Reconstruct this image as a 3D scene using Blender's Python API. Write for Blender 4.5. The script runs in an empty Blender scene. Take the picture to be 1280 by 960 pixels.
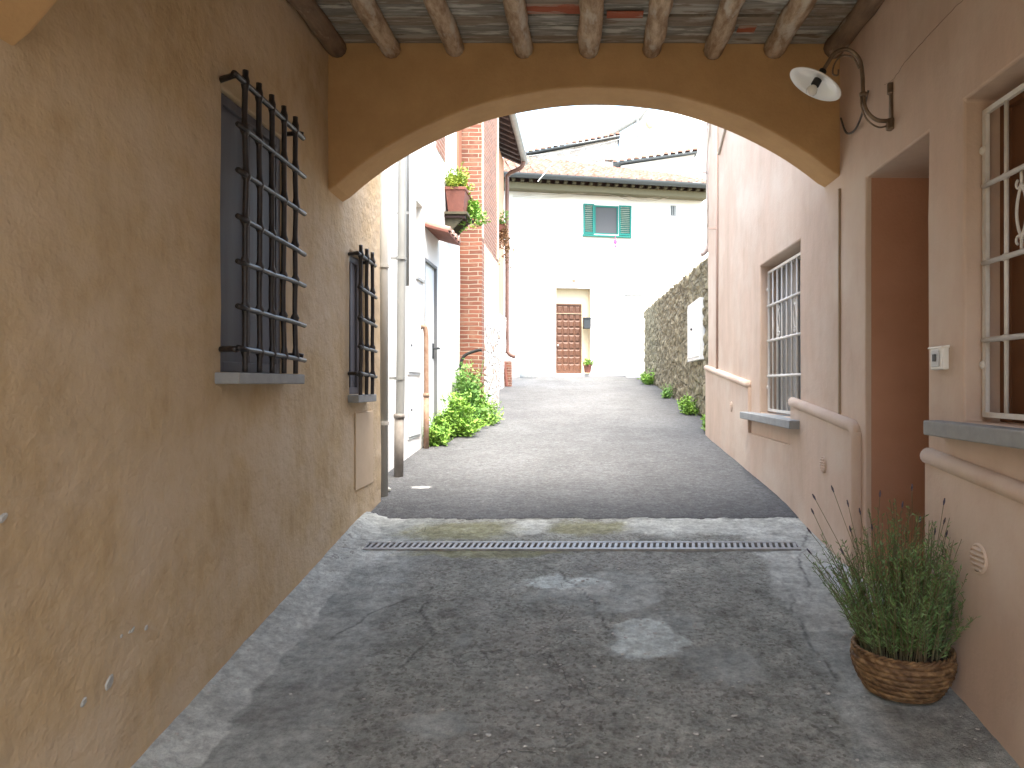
import bpy, math, random
from mathutils import Vector, noise, Matrix
random.seed(7)
R = math.radians
S = bpy.context.scene
C = S.collection
PI = math.pi
# ------------------------------------------------------------------ camera, sky, sun, exposure
F = 900.0
cam = bpy.data.objects.new('camera', bpy.data.cameras.new('camera'))
C.objects.link(cam); S.camera = cam
cam.location = (0, 0, 0); cam.rotation_euler = (R(90), 0, 0)
cam.data.sensor_width = 36; cam.data.lens = 36*F/1280; cam.data.shift_x = -90/1280
cam.data.clip_start = 0.05; cam.data.clip_end = 2000
W = bpy.data.worlds.new('World'); S.world = W; W.use_nodes = True
nt = W.node_tree; sky = nt.nodes.new('ShaderNodeTexSky'); sky.sky_type = 'NISHITA'
sky.sun_disc = False; sky.sun_elevation = R(68); sky.sun_rotation = R(155)
sky.air_density = 1.3; sky.dust_density = 3.5; sky.ozone_density = 1.0
bg = nt.nodes['Background']; tint = nt.nodes.new('ShaderNodeMix'); tint.data_type = 'RGBA'; tint.blend_type = 'MULTIPLY'; tint.inputs[0].default_value = 1
tint.inputs[7].default_value = (1.0, .99, .93, 1); nt.links.new(sky.outputs[0], tint.inputs[6]); nt.links.new(tint.outputs[2], bg.inputs[0]); bg.inputs[1].default_value = 0.15
sl = bpy.data.lights.new('sun', 'SUN'); sl.energy = 1.5; sl.angle = R(40); sl.color = (1, .95, .87)
so = bpy.data.objects.new('sun', sl); C.objects.link(so)
az, el = R(155), R(68)
sd = Vector((math.sin(az)*math.cos(el), math.cos(az)*math.cos(el), math.sin(el)))
so.rotation_euler = sd.to_track_quat('Z', 'Y').to_euler()
S.view_settings.view_transform = 'Standard'; S.view_settings.look = 'None'
S.view_settings.gamma = 1; S.view_settings.exposure = 2.95
S.cycles.max_bounces = 10; S.cycles.diffuse_bounces = 6

def px(x, y, D): return Vector(((x-730)*D/F, D, (480-y)*D/F))
def nz(x, y, z, s=1.0): return noise.noise(Vector((x*s, y*s, z*s)))
def lerp(a, b, t): return a+(b-a)*t
# ------------------------------------------------------------------ materials
def mat(name, col, rough=.8, metal=0, col2=None, scale=4, detail=6, stretch=(1,1,1), bump=0, bscale=60, spec=.3,
        col3=None, scale3=1.2, r3=(.45, .62), stretch3=(1,1,1), bump2=0, bscale2=12, emission=None, r1=(.3,.7), alpha=1, trans=0):
    m = bpy.data.materials.new(name); m.use_nodes = True
    t = m.node_tree; n = t.nodes; L = t.links.new; p = n['Principled BSDF']
    p.inputs['Roughness'].default_value = rough; p.inputs['Metallic'].default_value = metal
    p.inputs['Specular IOR Level'].default_value = spec
    p.inputs['Base Color'].default_value = (*col, 1)
    if trans: p.inputs['Transmission Weight'].default_value = trans
    g = n.new('ShaderNodeNewGeometry')
    def nzn(sc, st, det=6, ro=.6):
        mp = n.new('ShaderNodeMapping'); mp.inputs['Scale'].default_value = st
        L(g.outputs['Position'], mp.inputs[0])
        x = n.new('ShaderNodeTexNoise'); x.inputs['Scale'].default_value = sc
        x.inputs['Detail'].default_value = det; x.inputs['Roughness'].default_value = ro + (.1 if det > 8 else 0)
        L(mp.outputs[0], x.inputs['Vector']); return x.outputs['Fac']
    def rmp(src, a, b):
        x = n.new('ShaderNodeMapRange'); x.inputs[1].default_value = a; x.inputs[2].default_value = b
        x.clamp = True; L(src, x.inputs[0]); return x.outputs[0]
    def mixc(f, a, b):
        x = n.new('ShaderNodeMix'); x.data_type = 'RGBA'
        L(f, x.inputs[0])
        for v, k in ((a, 6), (b, 7)):
            if isinstance(v, tuple): x.inputs[k].default_value = (*v, 1)
            else: L(v, x.inputs[k])
        return x.outputs[2]
    c = col
    if col2: c = mixc(rmp(nzn(scale, stretch, detail), *r1), col, col2)
    if col3: c = mixc(rmp(nzn(scale3, stretch3, 5), *r3), c, col3)
    if col2 or col3: L(c, p.inputs['Base Color'])
    nrm = None
    for bm_, bs in ((bump, bscale), (bump2, bscale2)):
        if bm_:
            b = n.new('ShaderNodeBump'); b.inputs['Strength'].default_value = 1; b.inputs['Distance'].default_value = bm_
            L(nzn(bs, (1,1,1), 4), b.inputs['Height'])
            if nrm: L(nrm, b.inputs['Normal'])
            nrm = b.outputs[0]
    if nrm: L(nrm, p.inputs['Normal'])
    m['_'] = 0
    return m

M = {}
M['ochre'] = mat('ochre_plaster', (.55,.412,.245), .9, col2=(.42,.305,.17), scale=7, stretch=(1,1.4,.6), bump=.0035, bscale=42, detail=9, r1=(.34,.68),
                 col3=(.56,.445,.31), scale3=2.3, r3=(.36,.66), stretch3=(1,1,1.1), bump2=.020, bscale2=6)
M['arch'] = mat('arch_plaster', (.58,.37,.18), .9, col2=(.47,.29,.135), scale=3.5, detail=9, bump=.0016, bscale=60, bump2=.006, bscale2=4)
M['pink'] = mat('pink_plaster', (.61,.465,.37), .9, col2=(.50,.38,.295), scale=3.2, stretch=(1,1.3,.4), detail=10, r1=(.36,.72), bump=.0014, bscale=70,
                col3=(.63,.53,.44), scale3=1.5, r3=(.45,.7), bump2=.006, bscale2=4)
M['jamb'] = mat('terracotta_plaster', (.50,.27,.175), .9, col2=(.43,.225,.14), scale=3, bump=.0014, bscale=60)
M['white'] = mat('white_plaster', (.80,.79,.76), .9, col2=(.74,.73,.70), scale=1.5, bump=.002, bscale=40,
                 col3=(.60,.585,.55), scale3=.8, r3=(.60,.78), stretch3=(1,1,.35))
M['whitehouse'] = mat('white_house_plaster', (.82,.81,.79), .9, col2=(.78,.77,.75), scale=1.2, bump=.002, bscale=30)
M['iron'] = mat('black_iron', (.018,.016,.018), .38, .2, col2=(.035,.03,.03), scale=25, bump=.0008, bscale=80, spec=.6)
M['whiteiron'] = mat('white_painted_iron', (.72,.70,.66), .4, 0, col2=(.62,.60,.56), scale=20, spec=.5)
M['stone'] = mat('grey_stone', (.33,.34,.34), .7, col2=(.26,.27,.27), scale=14, bump=.001, bscale=90)
M['shutter'] = mat('slate_shutter', (.13,.13,.15), .6, col2=(.08,.08,.095), scale=3, stretch=(3,3,.4), bump=.0008, bscale=90)
M['wood'] = mat('old_log', (.60,.48,.35), .85, col2=(.30,.195,.12), scale=9, stretch=(2.2,.6,2.2), bump=.010, bscale=30, detail=9, r1=(.38,.62),
                col3=(.60,.55,.47), scale3=7, r3=(.52,.66), stretch3=(2,.6,2))
M['wood2'] = mat('dark_log', (.30,.21,.14), .85, col2=(.15,.10,.07), scale=9, stretch=(2.2,.5,2.2), bump=.006, bscale=26,
                 col3=(.45,.38,.30), scale3=7, r3=(.58,.7), stretch3=(2,.6,2))
def plank_mat(name, a, b, c):
    return mat(name, a, .85, col2=b, scale=7, stretch=(.4,5,1), bump=.006, bscale=34, detail=9, r1=(.36,.6), col3=c, scale3=6, r3=(.52,.6), stretch3=(.6,3.5,1))
M['plank'] = [plank_mat('grey_plank', (.36,.36,.335), (.20,.19,.165), (.52,.52,.48)),
              plank_mat('pale_plank', (.47,.46,.42), (.29,.275,.24), (.22,.17,.13)),
              plank_mat('brown_plank', (.33,.29,.24), (.22,.18,.14), (.42,.40,.36))]
M['redplank'] = plank_mat('red_painted_plank', (.42,.13,.075), (.34,.10,.055), (.40,.30,.24))
M['steel'] = mat('galvanised_steel', (.44,.44,.43), .6, .45, col2=(.30,.30,.29), scale=22)
M['zinc'] = mat('grey_zinc', (.36,.37,.36), .55, .35, col2=(.27,.275,.265), scale=7, stretch=(1,1,.3))
M['paleplastic'] = mat('pale_pipe', (.50,.49,.46), .55, .0, col2=(.40,.39,.365), scale=7, stretch=(1,1,.3))
M['foot'] = mat('cast_iron_foot', (.30,.275,.25), .7, col2=(.22,.20,.18), scale=12)
M['darkzinc'] = mat('dark_gutter', (.085,.095,.10), .6, .2)
M['copper'] = mat('brown_pipe', (.22,.125,.10), .5, .3, col2=(.15,.09,.075), scale=8)
M['rust'] = mat('rusty_pipe', (.25,.13,.085), .8, .1, col2=(.36,.27,.2), scale=16, bump=.002, bscale=60)
M['terracotta'] = mat('terracotta', (.23,.09,.065), .85, col2=(.17,.07,.055), scale=10, bump=.002, bscale=50)
M['tile'] = mat('roof_tile', (.24,.105,.075), .9, col2=(.36,.26,.21), scale=5, bump=.003, bscale=30, col3=(.22,.17,.14), scale3=9, r3=(.56,.7))
M['eavewood'] = mat('eave_wood', (.10,.09,.055), .8, col2=(.07,.06,.04), scale=6, stretch=(2,.5,1))
M['darkwood'] = mat('dark_wood', (.075,.045,.04), .7, col2=(.04,.026,.024), scale=12)
M['door'] = mat('brown_door', (.13,.06,.035), .5, col2=(.10,.045,.027), scale=10, stretch=(2,2,.4), spec=.4)
M['green'] = mat('green_shutter', (.005,.12,.10), .5, col2=(.004,.10,.085), scale=10)
M['greenframe'] = mat('pale_green_frame', (.01,.17,.14), .5)
M['mesh'] = mat('window_net', (.10,.10,.105), .8)
M['glass'] = mat('dark_glass', (.06,.065,.07), .12, spec=.6)
M['beige'] = mat('beige_plaster', (.62,.52,.36), .9, col2=(.55,.46,.32), scale=3)
M['metalgrey'] = mat('grey_box', (.05,.055,.06), .5, .3)
M['cabinet'] = mat('cabinet_grey', (.55,.57,.58), .5, .1, col2=(.44,.46,.475), scale=5)
M['whitepaint'] = mat('white_paint', (.78,.78,.76), .5, col2=(.70,.70,.68), scale=6)
M['bluegrey'] = mat('white_door_paint', (.70,.73,.75), .5, col2=(.62,.65,.67), scale=4)
M['cable'] = mat('cable', (.10,.09,.085), .6)
M['palecable'] = mat('pale_cable', (.42,.38,.33), .6)
M['brass'] = mat('aged_brass', (.26,.20,.145), .38, .75, col2=(.17,.125,.09), scale=30)
M['enamel'] = mat('white_enamel', (.80,.80,.76), .25, spec=.6)
M['bulb'] = mat('bulb_glass', (.75,.74,.70), .15, spec=.6)
M['black'] = mat('black_rubber', (.02,.02,.02), .6)
M['soil'] = mat('soil', (.04,.028,.018), .95, bump=.01, bscale=60)
M['chip'] = mat('bare_plaster', (.50,.50,.47), .95, col2=(.36,.36,.34), scale=40)
M['leafA'] = mat('weed_leaf', (.15,.32,.05), .6, col2=(.25,.40,.06), scale=7)
M['leafB'] = mat('dark_weed_leaf', (.11,.25,.06), .6, col2=(.18,.33,.07), scale=7)
M['leafY'] = mat('yellow_leaf', (.34,.40,.04), .6, col2=(.2,.3,.05), scale=9)
M['lav'] = mat('lavender_leaf', (.14,.26,.075), .6, col2=(.23,.34,.15), scale=14, col3=(.09,.17,.045), scale3=10)
M['lavstem'] = mat('lavender_stem', (.13,.15,.07), .7, col2=(.16,.12,.07), scale=10)
M['lavflower'] = mat('lavender_bud', (.06,.045,.045), .8, col2=(.10,.09,.14), scale=30)
M['dry'] = mat('dried_plant', (.33,.19,.12), .9, col2=(.22,.15,.07), scale=12)
M['pinkcloth'] = mat('pink_cloth', (.75,.10,.28), .8)
M['orange'] = mat('orange_lamp', (.70,.42,.30), .6)
M['grate_dark'] = mat('drain_dirt', (.03,.03,.028), .95)
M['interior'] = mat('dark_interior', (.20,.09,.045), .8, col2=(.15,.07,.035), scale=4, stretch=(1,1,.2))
M['pebble'] = mat('pale_chips', (.62,.61,.58), .8, col2=(.40,.38,.34), scale=30)

def brick_mat():
    m = bpy.data.materials.new('brickwork'); m.use_nodes = True
    t = m.node_tree; n = t.nodes; L = t.links.new; p = n['Principled BSDF']; p.inputs['Roughness'].default_value = .9
    g = n.new('ShaderNodeNewGeometry'); s = n.new('ShaderNodeSeparateXYZ'); L(g.outputs['Position'], s.inputs[0])
    a = n.new('ShaderNodeMath'); L(s.outputs[0], a.inputs[0]); L(s.outputs[1], a.inputs[1])
    c = n.new('ShaderNodeCombineXYZ'); L(a.outputs[0], c.inputs[0]); L(s.outputs[2], c.inputs[1])
    ns = n.new('ShaderNodeTexNoise'); ns.inputs['Scale'].default_value = 3.5; L(g.outputs['Position'], ns.inputs['Vector'])
    va = n.new('ShaderNodeVectorMath'); va.operation = 'MULTIPLY_ADD'; L(ns.outputs['Color'], va.inputs[0])
    va.inputs[1].default_value = (.05,.03,0); L(c.outputs[0], va.inputs[2])
    b = n.new('ShaderNodeTexBrick'); L(va.outputs[0], b.inputs['Vector'])
    b.inputs['Scale'].default_value = 1; b.inputs['Brick Width'].default_value = .27; b.inputs['Row Height'].default_value = .060
    b.inputs['Mortar Size'].default_value = .007; b.inputs['Mortar Smooth'].default_value = .3; b.inputs['Bias'].default_value = -.1
    b.inputs['Color1'].default_value = (.25,.092,.055,1); b.inputs['Color2'].default_value = (.15,.055,.036,1)
    b.inputs['Mortar'].default_value = (.36,.29,.22,1)
    n2 = n.new('ShaderNodeTexNoise'); n2.inputs['Scale'].default_value = 9; n2.inputs['Detail'].default_value = 6; L(g.outputs['Position'], n2.inputs['Vector'])
    r = n.new('ShaderNodeMapRange'); r.inputs[1].default_value = .5; r.inputs[2].default_value = .72; r.inputs[4].default_value = .7; L(n2.outputs[0], r.inputs[0])
    x = n.new('ShaderNodeMix'); x.data_type = 'RGBA'; L(r.outputs[0], x.inputs[0]); L(b.outputs['Color'], x.inputs[6]); x.inputs[7].default_value = (.28,.16,.105,1)
    L(x.outputs[2], p.inputs['Base Color'])
    bp = n.new('ShaderNodeBump'); bp.inputs['Distance'].default_value = .012; bp.invert = True; L(b.outputs['Fac'], bp.inputs['Height']); L(bp.outputs[0], p.inputs['Normal'])
    return m
M['brick'] = brick_mat()

def rubble_mat(name, sc, cols, mortar, mw=.09):
    m = bpy.data.materials.new(name); m.use_nodes = True
    t = m.node_tree; n = t.nodes; L = t.links.new; p = n['Principled BSDF']; p.inputs['Roughness'].default_value = .95
    g = n.new('ShaderNodeNewGeometry')
    ns = n.new('ShaderNodeTexNoise'); ns.inputs['Scale'].default_value = 5; L(g.outputs['Position'], ns.inputs['Vector'])
    va = n.new('ShaderNodeVectorMath'); va.operation = 'MULTIPLY_ADD'; L(ns.outputs['Color'], va.inputs[0]); va.inputs[1].default_value = (.12,)*3
    mp = n.new('ShaderNodeMapping'); mp.inputs['Scale'].default_value = (1,1,1.7); L(g.outputs['Position'], va.inputs[2]); L(va.outputs[0], mp.inputs[0])
    v = n.new('ShaderNodeTexVoronoi'); v.inputs['Scale'].default_value = sc; L(mp.outputs[0], v.inputs['Vector'])
    ve = n.new('ShaderNodeTexVoronoi'); ve.feature = 'DISTANCE_TO_EDGE'; ve.inputs['Scale'].default_value = sc; L(mp.outputs[0], ve.inputs['Vector'])
    cr = n.new('ShaderNodeValToRGB'); sp = n.new('ShaderNodeSeparateColor'); L(v.outputs['Color'], sp.inputs[0]); L(sp.outputs[0], cr.inputs[0])
    cr.color_ramp.elements[0].color = (*cols[0],1); cr.color_ramp.elements[1].color = (*cols[-1],1)
    for i, c in enumerate(cols[1:-1]):
        e = cr.color_ramp.elements.new((i+1)/(len(cols)-1)); e.color = (*c,1)
    r = n.new('ShaderNodeMapRange'); r.inputs[1].default_value = mw*.3; r.inputs[2].default_value = mw; L(ve.outputs[0], r.inputs[0])
    x = n.new('ShaderNodeMix'); x.data_type = 'RGBA'; L(r.outputs[0], x.inputs[0]); x.inputs[6].default_value = (*mortar,1); L(cr.outputs[0], x.inputs[7])
    n2 = n.new('ShaderNodeTexNoise'); n2.inputs['Scale'].default_value = 18; n2.inputs['Detail'].default_value = 8; L(g.outputs['Position'], n2.inputs['Vector'])
    mm = n.new('ShaderNodeMix'); mm.data_type = 'RGBA'; mm.blend_type = 'MULTIPLY'; mm.inputs[0].default_value = .8
    r2 = n.new('ShaderNodeMapRange'); r2.inputs[1].default_value = .3; r2.inputs[2].default_value = .7; r2.inputs[3].default_value = .55; r2.inputs[4].default_value = 1.25; L(n2.outputs[0], r2.inputs[0])
    L(x.outputs[2], mm.inputs[6]); L(r2.outputs[0], mm.inputs[7]); L(mm.outputs[2], p.inputs['Base Color'])
    ad = n.new('ShaderNodeMath'); ad.operation = 'MULTIPLY_ADD'; L(n2.outputs[0], ad.inputs[0]); ad.inputs[1].default_value = .5; L(r.outputs[0], ad.inputs[2])
    bp = n.new('ShaderNodeBump'); bp.inputs['Distance'].default_value = .03; L(ad.outputs[0], bp.inputs['Height']); L(bp.outputs[0], p.inputs['Normal'])
    return m
M['rubble'] = rubble_mat('rubble_stone', 3.1, [(.17,.15,.095),(.30,.265,.17),(.22,.195,.12),(.37,.335,.23)], (.19,.17,.11), .13)
M['paleRubble'] = rubble_mat('whitewashed_rubble', 5, [(.62,.56,.50),(.48,.30,.22),(.70,.66,.60),(.55,.50,.44)], (.70,.67,.62), .2)

# ------------------------------------------------------------------ mesh helpers
class B:
    def __init__(s): s.v = []; s.f = []
    def add(s, vs, fs):
        k = len(s.v); s.v += [tuple(v) for v in vs]; s.f += [tuple(i+k for i in f) for f in fs]; return s
    def box(s, x0, x1, y0, y1, z0, z1):
        return s.add([(x0,y0,z0),(x1,y0,z0),(x1,y1,z0),(x0,y1,z0),(x0,y0,z1),(x1,y0,z1),(x1,y1,z1),(x0,y1,z1)],
                     [(3,2,1,0),(4,5,6,7),(0,1,5,4),(1,2,6,5),(2,3,7,6),(3,0,4,7)])
    def hexa(s, p): # 8 points as in box
        return s.add(p, [(3,2,1,0),(4,5,6,7),(0,1,5,4),(1,2,6,5),(2,3,7,6),(3,0,4,7)])
    def tube(s, pts, r, n=8, cap=True, jit=0):
        pts = [Vector(p) for p in pts]; m = len(pts)
        rs = r if isinstance(r, (list, tuple)) else [r]*m
        T = [(pts[min(i+1,m-1)]-pts[max(i-1,0)]).normalized() for i in range(m)]
        up = Vector((0,0,1)) if abs(T[0].z) < .9 else Vector((1,0,0))
        a = T[0].cross(up).normalized(); vs = []
        for i in range(m):
            a = (a - T[i]*a.dot(T[i])).normalized(); b = T[i].cross(a)
            for k in range(n):
                th = 2*PI*k/n; d = a*math.cos(th)+b*math.sin(th); q = pts[i]+d*rs[i]
                if jit: q += d*jit*noise.noise(q*9)
                vs.append(q)
        fs = [(i*n+k, i*n+(k+1)%n, (i+1)*n+(k+1)%n, (i+1)*n+k) for i in range(m-1) for k in range(n)]
        if cap: fs += [tuple(range(n-1,-1,-1)), tuple(range((m-1)*n, m*n))]
        return s.add(vs, fs)
    def lathe(s, prof, c, n=24, axis=None):
        vs = []; c = Vector(c)
        Q = Vector((0,0,1)).rotation_difference(Vector(axis)) if axis else None
        for (r, z) in prof:
            for k in range(n):
                th = 2*PI*k/n; v = Vector((r*math.cos(th), r*math.sin(th), z))
                if Q: v = Q @ v
                vs.append(c+v)
        m = len(prof)
        fs = [(i*n+k, i*n+(k+1)%n, (i+1)*n+(k+1)%n, (i+1)*n+k) for i in range(m-1) for k in range(n)]
        fs += [tuple(range(n-1,-1,-1)), tuple(range((m-1)*n, m*n))]
        return s.add(vs, fs)
    def ball(s, c, r, n=10, sq=(1,1,1)):
        prof = [(math.sin(PI*i/n)*r+1e-5, -math.cos(PI*i/n)*r) for i in range(n+1)]
        k = len(s.v); s.lathe(prof, (0,0,0), n*2)
        for i in range(k, len(s.v)): x,y,z = s.v[i]; s.v[i] = (c[0]+x*sq[0], c[1]+y*sq[1], c[2]+z*sq[2])
        return s
def obj(name, b, m, parent=None, smooth=False, bevel=0, local=False, origin=None):
    vs = b.v
    if parent is not None:
        o0 = Vector((0,0,0)) if local else parent_loc(parent)
    else:
        xs = [v[0] for v in vs]; ys = [v[1] for v in vs]; zs = [v[2] for v in vs]
        o0 = Vector(origin) if origin is not None else Vector(((min(xs)+max(xs))/2, (min(ys)+max(ys))/2, min(zs)))
    me = bpy.data.meshes.new(name)
    me.from_pydata([(v[0]-o0.x, v[1]-o0.y, v[2]-o0.z) for v in vs], [], b.f); me.materials.append(m); me.update()
    if smooth: me.shade_smooth() if hasattr(me, 'shade_smooth') else [setattr(p, 'use_smooth', True) for p in me.polygons]
    o = bpy.data.objects.new(name, me); C.objects.link(o)
    if parent is None: o.location = o0
    else: o.parent = parent
    if bevel:
        md = o.modifiers.new('bevel', 'BEVEL'); md.width = bevel; md.segments = 2; md.limit_method = 'ANGLE'; md.angle_limit = R(35)
    return o
def parent_loc(p):
    l = Vector(p.location)
    while p.parent: p = p.parent; l = l+Vector(p.location)
    return l
def thing(name, label, cat, loc=(0,0,0), rz=0, group=None):
    o = bpy.data.objects.new(name, None); C.objects.link(o); o.location = loc; o.rotation_euler = (0,0,rz); o.empty_display_size = .2
    return tag(o, label, cat, group)
def tag(o, label, cat, group=None, kind=None):
    o['label'] = label; o['category'] = cat
    if group: o['group'] = group
    if kind: o['kind'] = kind
    return o
def struct(o): o['kind'] = 'structure'; return o

def refine(vals, step):
    vals = sorted(set(round(v, 5) for v in vals)); out = [vals[0]]
    for a, b in zip(vals, vals[1:]):
        k = max(1, int(math.ceil((b-a)/step)))
        out += [a+(b-a)*i/k for i in range(1, k+1)]
    return out
def slab(u0, u1, v0, v1, w0, w1, holes=(), amp=.004, step=.16, axis='x'):
    """solid wall; u runs along the wall, v is up, w is thickness. axis 'x': faces +-X (u=y); 'y': faces +-Y (u=x)"""
    us = refine([u0,u1]+[h[0] for h in holes]+[h[1] for h in holes], step)
    vs = refine([v0,v1]+[h[2] for h in holes]+[h[3] for h in holes], step)
    b = B(); idx = {}
    def V(i, j, k):
        if (i,j,k) not in idx:
            u, v, w = us[i], vs[j], (w0, w1)[k]
            p = (w,u,v) if axis == 'x' else (u,w,v)
            d = amp*nz(*p, 1.7)+amp*.5*nz(*p, 5)
            d2 = amp*.5*nz(p[0]+9, p[1], p[2], 3)
            p = (p[0]+(d if axis == 'x' else d2), p[1]+(d2 if axis == 'x' else d), p[2]+d2)
            idx[(i,j,k)] = len(b.v); b.v.append(p)
        return idx[(i,j,k)]
    def fill(i, j):
        if i < 0 or j < 0 or i >= len(us)-1 or j >= len(vs)-1: return False
        cu = (us[i]+us[i+1])/2; cv = (vs[j]+vs[j+1])/2
        return not any(h[0] < cu < h[1] and h[2] < cv < h[3] for h in holes)
    for i in range(len(us)-1):
        for j in range(len(vs)-1):
            if not fill(i,j): continue
            b.f.append((V(i,j,0), V(i+1,j,0), V(i+1,j+1,0), V(i,j+1,0)))
            b.f.append((V(i,j,1), V(i,j+1,1), V(i+1,j+1,1), V(i+1,j,1)))
            if not fill(i-1,j): b.f.append((V(i,j,0), V(i,j+1,0), V(i,j+1,1), V(i,j,1)))
            if not fill(i+1,j): b.f.append((V(i+1,j,0), V(i+1,j,1), V(i+1,j+1,1), V(i+1,j+1,0)))
            if not fill(i,j-1): b.f.append((V(i,j,0), V(i,j,1), V(i+1,j,1), V(i+1,j,0)))
            if not fill(i,j+1): b.f.append((V(i,j+1,0), V(i+1,j+1,0), V(i+1,j+1,1), V(i,j+1,1)))
    return b
import bmesh
def fixn(o):
    bm = bmesh.new(); bm.from_mesh(o.data); bmesh.ops.recalc_face_normals(bm, faces=bm.faces); bm.to_mesh(o.data); bm.free(); return o

# ------------------------------------------------------------------ ground
GP = [(-60,-1.9),(-4,-1.75),(0,-1.62),(1.5,-1.455),(2.47,-1.318),(3.775,-1.112),(4.44,-1.003),(5.3,-.878),(6.57,-.79),(8.77,-.633),(15.5,-.185),(22,.24),(30,.4),(600,.5)]
def g(y):
    for (a, za), (b, zb) in zip(GP, GP[1:]):
        if y <= b:
            return za+(zb-za)*(y-a)/(b-a)
    return GP[-1][1]
def gs(y): return (g(y-.25)+g(y)*2+g(y+.25))/4

def grid_mesh(name, xs, ys, zf, m, attrs=None, mask=None):
    nx, ny = len(xs), len(ys); vs = []; 
    for y in ys:
        for x in xs: vs.append((x, y, zf(x, y)))
    fs = [(j*nx+i, j*nx+i+1, (j+1)*nx+i+1, (j+1)*nx+i) for j in range(ny-1) for i in range(nx-1)]
    me = bpy.data.meshes.new(name); me.from_pydata(vs, [], fs); me.materials.append(m)
    if attrs:
        ca = me.color_attributes.new(name='mask', type='FLOAT_COLOR', domain='POINT')
        cb = me.color_attributes.new(name='mask2', type='FLOAT_COLOR', domain='POINT')
        d1 = []; d2 = []
        for v in vs:
            a = attrs(v[0], v[1]); d1 += [a[0],a[1],a[2],1]; d2 += [a[3],a[4],a[5],1]
        ca.data.foreach_set('color', d1); cb.data.foreach_set('color', d2)
    for p in me.polygons: p.use_smooth = True
    o = bpy.data.objects.new(name, me); C.objects.link(o); return o

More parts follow.
